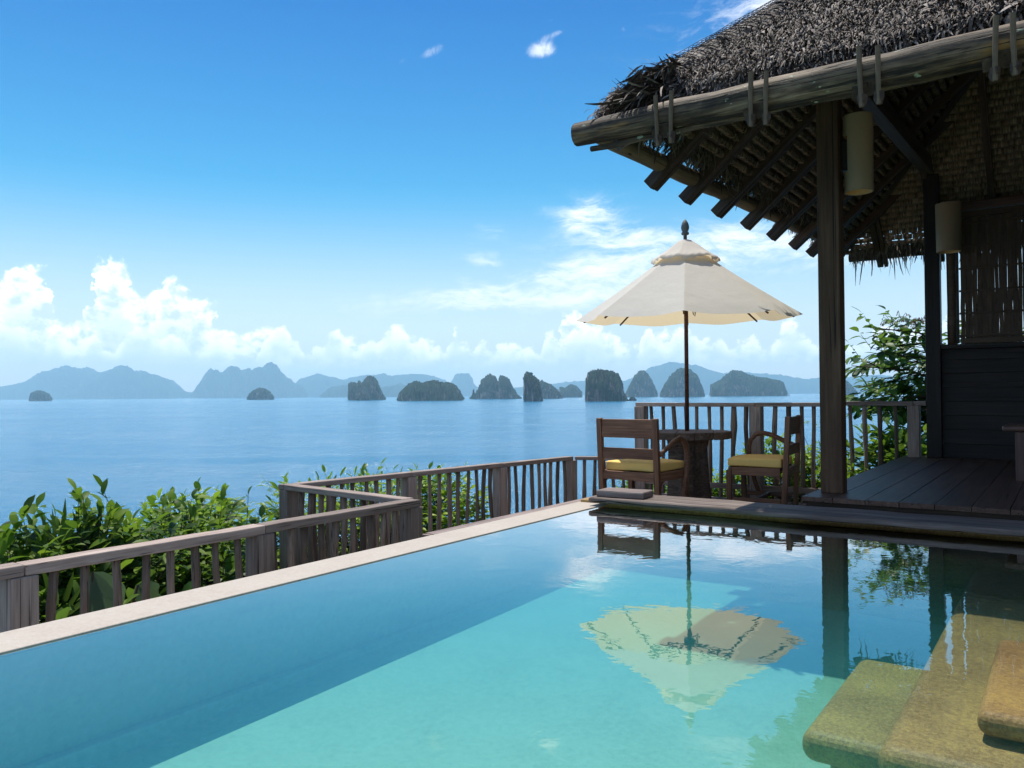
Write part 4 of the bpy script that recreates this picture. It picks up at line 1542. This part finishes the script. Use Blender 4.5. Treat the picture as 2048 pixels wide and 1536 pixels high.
# woven bamboo blind hanging in the wall opening
bl = thing('bamboo_blind', 'woven blind of split bamboo over the dark boarded wall', 'blind', (-.93, YW - .05, 1.32))
x = -.93
k = 0
while x < 1.9:
    wd_ = random.uniform(.036, .050)
    b = MB()
    L = 1.315
    nseg = 7
    vs = []
    for i in range(nseg + 1):
        off = random.uniform(-.004, .004)
        hw = wd_ / 2 * random.uniform(.90, 1.04)
        yo = .005 * (1 if (i + k) % 2 else -1)
        z_ = i / nseg * L - L / 2
        vs += [(z_, -hw + off, yo), (z_, hw + off, yo), (z_, hw * .6 + off, yo + .007), (z_, -hw * .6 + off, yo + .007)]
    fs = []
    for i in range(nseg):
        for q in range(4):
            fs.append((i * 4 + q, i * 4 + (q + 1) % 4, i * 4 + 4 + (q + 1) % 4, i * 4 + 4 + q))
    b.add(vs, fs)
    obj('slat', b, M['bamboo'], bl, (x + wd_ / 2, YW - .05, 1.319 + L / 2), frame_quat((0, 0, 0), (0, 0, 1)))
    x += wd_ + random.choice([-.004, -.003, -.002, 0, .001, .003, .005]) - .002
    k += 1
for i in range(6):
    z_ = 1.40 + i * .235
    beam('weft', (-.94, YW - .065, z_), (1.9, YW - .065, z_ + random.uniform(-.01, .01)), .006, .022, M['bamboo'], bl, .002)
beam('edge_lath', (-.955, YW - .05, 1.325), (-.955, YW - .05, 2.70), .022, .035, M['dark_wood'], bl, .003, upv=(0, 1, 0))
beam('bottom_lath', (-.93, YW - .075, 1.347), (1.9, YW - .075, 1.347), .02, .056, M['bamboo'], bl, .004)
beam('top_lath', (-.93, YW - .075, 2.665), (1.9, YW - .075, 2.665), .02, .06, M['bamboo'], bl, .004)

# wall lamps: an open tube with a notch where the bracket holds it
def lamp(label, c, r, L, notch_dir, post_pt):
    t_ = thing('wall_lamp', label, 'lamp', (c[0], c[1], c[2] - L / 2), 'tube lamps on the pavilion posts')
    b = MB()
    n, rows_ = 40, [0, .12, .26, .27, .74, .75, .88, 1.0]
    vs, fs = [], []
    for rr in (r, r - .008):
        for q in rows_:
            for k in range(n):
                a = k * 2 * math.pi / n
                f = 1.0 + .05 * (q - .5)
                vs.append((rr * f * math.cos(a), rr * f * math.sin(a), q * L - L / 2))
    m_ = len(rows_)
    for s in (0, 1):
        for i in range(m_ - 1):
            for k in range(n):
                a = (k + .5) * 2 * math.pi / n
                dd = (a - notch_dir + math.pi) % (2 * math.pi) - math.pi
                if abs(dd) < .95 and 3 <= i < 4:
                    continue
                o = s * m_ * n
                q_ = (o + i * n + k, o + i * n + (k + 1) % n, o + (i + 1) * n + (k + 1) % n, o + (i + 1) * n + k)
                fs.append(q_ if s == 0 else q_[::-1])
    for i in (0, m_ - 1):
        for k in range(n):
            fs.append((i * n + k, (m_ + i) * n + k, (m_ + i) * n + (k + 1) % n, i * n + (k + 1) % n))
    b.add(vs, fs)
    me = b.mesh('shade', True)
    me.materials.append(M['lamp'])
    me.materials.append(M['lamp_in_glow'])
    half = 0
    for p in me.polygons:
        cc = p.center
        if (cc.x * p.normal.x + cc.y * p.normal.y) < 0 and abs(p.normal.z) < .5:
            p.material_index = 1
    o = obj('shade', me, None, t_, c)
    o.modifiers.new('edge', 'EDGE_SPLIT').split_angle = math.radians(40)
    pp = Vector(post_pt)
    cc = Vector(c)
    dv = (pp - cc)
    beam('bracket', cc + dv.normalized() * (r * .35), pp, .07, L * .40, M['metal'], t_, .004)


lamp('bigger looking buff tube lamp on the front pavilion post', (-1.185, 5.93, 2.475), .096, .53, math.pi, (-1.292, 5.93, 2.475))
lamp('buff tube lamp on the rear pavilion post, beside the bamboo blind', (-1.01, 9.37, 2.515), .118, .50, math.pi * .66, (-1.12, 9.50, 2.515))

# low bench inside the pavilion at the edge of the picture
bn = thing('low_table', 'low rosy wood table at the far right inside the dark pavilion', 'table', (.05, 7.55, ZP))
beam('table_top', (-.44, 7.55, .53), (.75, 7.55, .53), .55, .05, M['rose_wood'], bn, .022, seg=4)
for x in (-.30, .60):
    for y in (7.36, 7.74):
        beam('leg', (x, y, ZP), (x, y, .505), .11, .11, M['rose_wood'], bn, .008, upv=(0, 1, 0))
beam('apron', (-.245, 7.36, .45), (.545, 7.36, .45), .03, .09, M['rose_wood'], bn, .004)
beam('apron', (-.245, 7.74, .45), (.545, 7.74, .45), .03, .09, M['rose_wood'], bn, .004)
random.seed(99)

# ------------------------------------------------------------------ plants
def leaf_geo(width, fold=.25, droop=.25, nseg=4, tip=.9, wave=0.0):
    """a leaf one unit long along x, folded along its rib"""
    vs, fs = [], []
    for i in range(nseg + 1):
        t = i / nseg
        hw = width / 2 * (math.sin(math.pi * min(1, t * tip + .04)) ** .8 if 0 < i < nseg else .03)
        z = -droop * t * t
        x = t * (1 - .25 * droop * t)
        wv = wave * math.sin(t * 9)
        vs += [(x, -hw, z + hw * fold + wv * hw), (x, 0, z), (x, hw, z + hw * fold - wv * hw)]
    for i in range(nseg):
        o = i * 3
        fs += [(o, o + 3, o + 4, o + 1), (o + 1, o + 4, o + 5, o + 2)]
    return np.array(vs), fs


def leaf_rot(d, nrm):
    x = Vector(d).normalized()
    z = Vector(nrm)
    z = (z - x * z.dot(x))
    z = z.normalized() if z.length > 1e-4 else x.orthogonal().normalized()
    y = z.cross(x)
    return Matrix((x, y, z)).transposed()


CAMP = Vector((0, 0, ZC))


def plant(name, label, cat, root, stems, leaves, mat, geos, max_obj=120, group=None, stem_mat='stem', leaf_name='leaf'):
    """leaves: list of (position, direction, normal, size); the nearest become parts of their own, the rest one mass"""
    r = thing(name, label, cat, root, group)
    b = MB()
    for pts, rad in stems:
        b.tube(pts, rad, 6, False)
    if stems:
        obj('stems' if cat != 'tree' else 'branches', b.mesh('stems', True), M[stem_mat], r, (0, 0, 0))
    key = lambda q: (q[0] - CAMP).length / q[3] + random.uniform(0, 10)
    leaves = sorted(leaves, key=key)
    meshes = []
    for g, f in geos:
        b = MB()
        b.add([tuple(p) for p in g], f)
        meshes.append(b.mesh(leaf_name, True))
    for p, d, nrm, s in leaves[:max_obj]:
        obj(leaf_name, random.choice(meshes), mat, r, p, leaf_rot(d, nrm).to_quaternion(), scale=(s, s, s))
    rest = leaves[max_obj:]
    if rest:
        V_, F_, o = [], [], 0
        for p, d, nrm, s in rest:
            g, f = random.choice(geos)
            R = np.array(leaf_rot(d, nrm)) * s
            V_.append(g @ R.T + np.array(p))
            F_.append(np.array(f) + o)
            o += len(g)
        me = np_mesh('foliage', np.concatenate(V_), np.concatenate(F_), True)
        obj('foliage', me, mat, r, (0, 0, 0), kind='stuff')
    return r


def rand_dir(zmin=-.2):
    while True:
        v = Vector((random.gauss(0, 1), random.gauss(0, 1), random.gauss(0, 1)))
        if v.length > .1:
            v.normalize()
            if v.z > zmin:
                return v


def twig_leaves(p, d, length, n, size, hang=.25, spread=.9):
    """leaves set alternately along a twig"""
    out = []
    sd_ = d.cross(Vector((0, 0, 1)))
    sd_ = sd_.normalized() if sd_.length > .05 else Vector((1, 0, 0))
    for i in range(n):
        t = (i + .6) / n
        q = p + d * length * t
        s = (1 if i % 2 else -1)
        dd = (d * .7 + sd_ * s * spread + Vector((random.gauss(0, .25), random.gauss(0, .25), random.gauss(-hang, .22)))).normalized()
        nn = (Vector((random.gauss(0, .35), random.gauss(0, .35), 1)) + d * .2).normalized()
        out.append((q, dd, nn, size * random.choice((random.uniform(.4, .8), random.uniform(.8, 1.3)))))
    out.append((p + d * length, (d + Vector((0, 0, -hang * .6))).normalized(), Vector((random.gauss(0, .3), random.gauss(0, .3), 1)), size * random.uniform(.8, 1.1)))
    return out


def shrub(label, c, rad, ntw, size, mat, group, geos, max_obj=120, sprigs=3, name='shrub', nleaf=6, ground=None, tw=.20, inner=.35):
    c = Vector(c)
    root = Vector((c.x, c.y, ground if ground is not None else hill_z(c.x, c.y)))
    stems, leaves = [], []
    mains = []
    for k in range(7):
        e = rand_dir(-.1)
        tgt = c + Vector((e.x * rad[0], e.y * rad[1], abs(e.z) * rad[2])) * .6
        mid = root.lerp(tgt, .5) + Vector((random.uniform(-.1, .1), random.uniform(-.1, .1), .05))
        stems.append(([root, mid, tgt], [.018, .012, .006]))
        mains.append((mid, tgt))
    for k in range(ntw):
        e = rand_dir(-.75)
        f = random.uniform(inner, 1.0) ** .5 if random.random() < .7 else random.uniform(.2, 1)
        lump = 1 + .22 * math.sin(e.x * 5 + c.x * 7) * math.cos(e.y * 6 + c.y * 3) + .12 * math.sin(e.x * 13 + e.y * 11)
        p = c + Vector((e.x * rad[0], e.y * rad[1], e.z * rad[2])) * f * lump
        d = (e * .8 + Vector((0, 0, .45)) + rand_dir(-1) * .5).normalized()
        a, b_ = random.choice(mains)
        if k % 4 == 0:
            q = a.lerp(b_, random.uniform(.3, 1))
            stems.append(([q, q.lerp(p, .6) + Vector((0, 0, .04)), p + d * tw * .8], [.006, .004, .002]))
        else:
            stems.append(([p - d * tw * .3, p + d * tw], [.003, .0015]))
        leaves += twig_leaves(p, d, tw * random.uniform(.7, 1.3), nleaf, size)
    for k in range(sprigs):
        e = rand_dir(.55)
        p = c + Vector((e.x * rad[0], e.y * rad[1], e.z * rad[2])) * .95
        d = (Vector((random.gauss(0, .25), random.gauss(0, .25), 1))).normalized()
        L = random.uniform(.16, .34)
        stems.append(([p - d * .2, p + d * L], [.004, .002]))
        leaves += twig_leaves(p + d * L * .3, d, L * .7, 4, size * .85, -.15, .8)
    return plant(name, label, 'shrub', root, stems, leaves, mat, geos, max_obj, group)


G_BROAD = [leaf_geo(.50, .22, .22), leaf_geo(.42, .30, .35), leaf_geo(.58, .15, .15, 4, .9, .1)]
G_SLIM = [leaf_geo(.34, .25, .30), leaf_geo(.28, .2, .2), leaf_geo(.38, .3, .4)]
G_SMALL = [leaf_geo(.55, .2, .2, 3), leaf_geo(.45, .25, .3, 3)]
GS = 'shrubs beyond the pool railing'
shrub('broad leaved shrub at the left edge behind the nearest railing', (-5.25, 2.25, -.60), (.55, .42, .48), 320, .125, M['leaf'], GS, G_BROAD, 170, 2, tw=.16)
shrub('tall green shrub with upright sprigs, middle of the row behind the nearest railing', (-5.35, 2.85, -.55), (.60, .45, .50), 340, .13, M['leaf'], GS, G_SLIM + G_BROAD[:1], 170, 4, tw=.17)
shrub('loose green shrub with bare twigs beside the far corner of the short railing', (-5.45, 3.5, -.64), (.60, .45, .50), 290, .13, M['leaf'], GS, G_SLIM, 150, 3, tw=.17)
shrub('dark filling shrub low down behind the nearest railing balusters', (-4.75, 3.1, -.95), (.55, .9, .42), 240, .13, M['leaf_dark'], GS, G_BROAD, 100, 0)
shrub('low shrub near the first railing post at the left edge', (-4.75, 2.05, -.92), (.5, .7, .42), 220, .13, M['leaf_dark'], GS, G_BROAD, 100, 0)
shrub('bright green shrub behind the outer post of the short railing', (-6.35, 4.15, -.66), (.75, .6, .50), 330, .118, M['leaf_lime'], GS, G_BROAD, 150, 2, tw=.16)
shrub('yellow green shrub behind the balusters of the sea railing', (-6.35, 5.7, -.68), (.8, .95, .55), 306, 0.118, M['leaf_lime'], GS, G_SLIM, 140, 4)
shrub('last lime green shrub before the open sea, behind the sea railing', (-6.15, 7.2, -.70), (.50, .62, .50), 272, 0.118, M['leaf_lime'], GS, G_BROAD, 120, 3)
shrub('pale green shrub in the middle of the row behind the sea railing', (-6.4, 6.45, -.70), (.6, .6, .50), 260, .115, M['leaf_lime'], GS, G_SLIM, 100, 3)
shrub('dark shrub on the slope below the sea railing', (-6.6, 4.9, -1.1), (1.0, 1.4, .5), 221, 0.142, M['leaf_dark'], GS, G_BROAD, 60, 0)
GD = 'hedge shrubs behind the deck railing'
shrub('low lime hedge shrub behind the round table', (-4.0, 9.45, -.62), (.95, .5, .36), 600, 0.09, M['leaf_lime'], GD, G_SMALL, 110, 0, 'hedge_shrub', 7, None, .14)
shrub('higher lime hedge shrub behind the right chair', (-2.75, 9.55, -.42), (.78, .5, .54), 760, 0.09, M['leaf_lime'], GD, G_SMALL, 120, 2, 'hedge_shrub', 7, None, .14)
shrub('green shrub of broad leaves at the foot of the porch railing', (-1.65, 10.45, -.30), (.65, .45, .48), 204, 0.189, M['leaf'], None, G_BROAD, 110, 1, 'shrub', 5, None, .2)

# slender fine leaved plant behind the porch railing
root = Vector((-2.25, 10.4, -1.3))
stems, leaves = [], []
for k in range(9):
    d = Vector((random.gauss(0, .28), random.gauss(0, .28), 1)).normalized()
    p0 = root + Vector((random.uniform(-.1, .1), random.uniform(-.1, .1), 0))
    L = random.uniform(1.2, 2.0)
    stems.append(([p0, p0 + d * L * .6, p0 + d * L + Vector((d.x * .3, d.y * .3, 0))], [.008, .005, .002]))
    for j in range(5):
        q = p0 + d * L * random.uniform(.5, 1.0)
        leaves += twig_leaves(q, rand_dir(0), .26, 9, .06, .05)
plant('fine_leaved_plant', 'slender plant with fine yellow green leaves behind the porch railing', 'plant', root, stems, leaves, M['leaf_lime'], G_SLIM, 110)

# tree that reaches in from behind the pavilion wall
root = Vector((-.75, 11.45, hill_z(-.75, 11.45)))
tr = []
stems, leaves = [], []
trunk = [root, root + Vector((.05, .05, 1.2)), root + Vector((-.02, 0, 2.1)), root + Vector((-.15, .05, 3.05))]
for k in range(28):
    b0 = trunk[1].lerp(trunk[3], random.uniform(.25, 1.0))
    ang_ = math.pi + random.uniform(-.75, .75)
    reach = random.uniform(.6, 1.7)
    e = Vector((math.cos(ang_), math.sin(ang_) * .8, random.uniform(.05, .5)))
    tip = b0 + e * reach + Vector((0, 0, -.10 * reach))
    mid = b0.lerp(tip, .55) + Vector((0, 0, .14))
    stems.append(([b0, mid, tip], [.018, .011, .005]))
    for j in range(7):
        q = mid.lerp(tip, random.uniform(-.3, 1.05)) + rand_dir(-1) * .10
        d = (e + rand_dir(-.6) * .9).normalized()
        stems.append(([mid.lerp(tip, .5), q, q + d * .22], [.005, .004, .002]))
        leaves += twig_leaves(q, d, .26, random.choice((4, 5, 6)), .20, .45, .8)
for k in range(6):
    b0 = trunk[3]
    e = rand_dir(.3)
    tip = b0 + e * random.uniform(.2, .42)
    stems.append(([b0, tip], [.015, .005]))
    for j in range(6):
        leaves += twig_leaves(b0.lerp(tip, random.uniform(.5, 1)), (e + rand_dir(-.5)).normalized(), .26, 5, .20, .4, .8)
tree = plant('tree', 'leafy tree with drooping oval leaves seen between the two tall posts', 'tree', root, stems, leaves, M['leaf_dark'], [leaf_geo(.44, .2, .25), leaf_geo(.38, .28, .4), leaf_geo(.48, .15, .2)], 290)
b = MB()
b.tube(trunk, [.09, .07, .055, .035], 10, False)
obj('trunk', b.mesh('trunk', True), M['stem'], tree, (0, 0, 0))
b = MB()
for k in range(10):
    p = Vector((-1.72 + random.gauss(0, .12), 11.35 + random.gauss(0, .1), 1.72 + random.gauss(0, .03)))
    for j in range(6):
        d = rand_dir(-.2) * random.uniform(.06, .13)
        b.tube([p, p + d, p + d * 1.2 + Vector((0, 0, -.05))], [.004, .003, .008], 4)
obj('seed_clusters', b, mat_plain('russet seed clusters', (0.16, 0.055, 0.025), 0.8, 0.3), tree, (0, 0, 0), kind='stuff')

# fan of stiff palm blades at the left edge
root = Vector((-5.2, 1.98, hill_z(-5.2, 1.98)))
stems, leaves = [], []
for k in range(8):
    a = random.uniform(-.5, 2.4) + math.pi * .2
    e = Vector((math.cos(a) * .5, math.sin(a) * .6, 1.0)).normalized()
    hub = root + e * random.uniform(1.05, 1.35)
    stems.append(([root, root.lerp(hub, .5) + Vector((0, 0, .05)), hub], [.014, .011, .008]))
    u = e.orthogonal().normalized()
    v = e.cross(u)
    for j in range(17):
        q = (j / 16 - .5) * 3.6
        d = (e * math.cos(q) * .8 + u * math.sin(q) + v * random.uniform(-.12, .12) + Vector((0, 0, .15))).normalized()
        leaves.append((hub, d, v, random.uniform(.34, .46)))
plant('fan_palm', 'dark fan palm with stiff narrow blades at the left edge', 'palm', root, stems, leaves, M['palm'], [leaf_geo(.085, .5, .25), leaf_geo(.075, .5, .4)], 136, None, 'stem', 'blade')
# big silvery leaves hanging behind the first balusters
root = Vector((-4.3, 2.12, hill_z(-4.3, 2.12)))
stems, leaves = [], []
for k, (dx, dy, hz_, L) in enumerate(((.02, .10, .98, .50), (-.10, -.12, .72, .55), (.05, .3, .60, .48), (-.15, .45, .82, .42), (-.05, -.4, .75, .46))):
    top = root + Vector((dx, dy, hz_ + .28))
    stems.append(([root, root.lerp(top, .6), top], [.014, .012, .008]))
    leaves.append((top, Vector((dx * 2 + .1, dy * 1.4, -1.0)).normalized(), Vector((.8, -.4, .4)), L))
    leaves.append((top, Vector((dx * 2 - .3, dy * 1.4 + .5, -.8)).normalized(), Vector((.8, -.4, .4)), L * .8))
plant('silver_leaved_plant', 'plant with large silvery drooping leaves behind the first balusters', 'plant', root, stems, leaves, M['silver_leaf'], [leaf_geo(.40, .2, .12, 8, .9, .25)], 20)
# grassy tuft between the shrubs
root = Vector((-5.5, 2.5, hill_z(-5.5, 2.5)))
leaves = []
for k in range(60):
    e = Vector((random.gauss(0, .35), random.gauss(0, .35), 1)).normalized()
    leaves.append((root + Vector((random.gauss(0, .04), random.gauss(0, .04), .5)), e, rand_dir(-.3), random.uniform(.7, 1.05)))
plant('reed_tuft', 'tuft of thin upright blades between the green shrubs', 'plant', root, [([root, root + Vector((0, 0, .6))], [.02, .02])], leaves, M['palm'], [leaf_geo(.022, .3, .35, 5)], 60, None, 'stem', 'blade')
# bare dead twigs sticking up over the shrubs
root = Vector((-5.45, 3.42, hill_z(-5.45, 3.42)))
stems = []
for k in range(6):
    d = Vector((random.gauss(0, .16), random.gauss(0, .16), 1)).normalized()
    L = random.uniform(1.1, 1.42)
    p = root + d * L
    stems.append(([root, root + d * L * .5 + Vector((.02, 0, 0)), p], [.012, .008, .003]))
    for j in range(4):
        q = root + d * L * random.uniform(.6, .95)
        stems.append(([q, q + (d + rand_dir(-.2) * .7).normalized() * random.uniform(.1, .22)], [.004, .0015]))
leaves = []
for k in range(16):
    s_ = random.choice(stems)[0][-1]
    leaves += [(s_ + Vector((0, 0, -.02)), rand_dir(-.1), Vector((0, 0, 1)), .07)]
plant('bare_twigs', 'dark bare twigs sticking up above the loose green shrub', 'twigs', root, stems, leaves, M['leaf'], G_SLIM, 16)
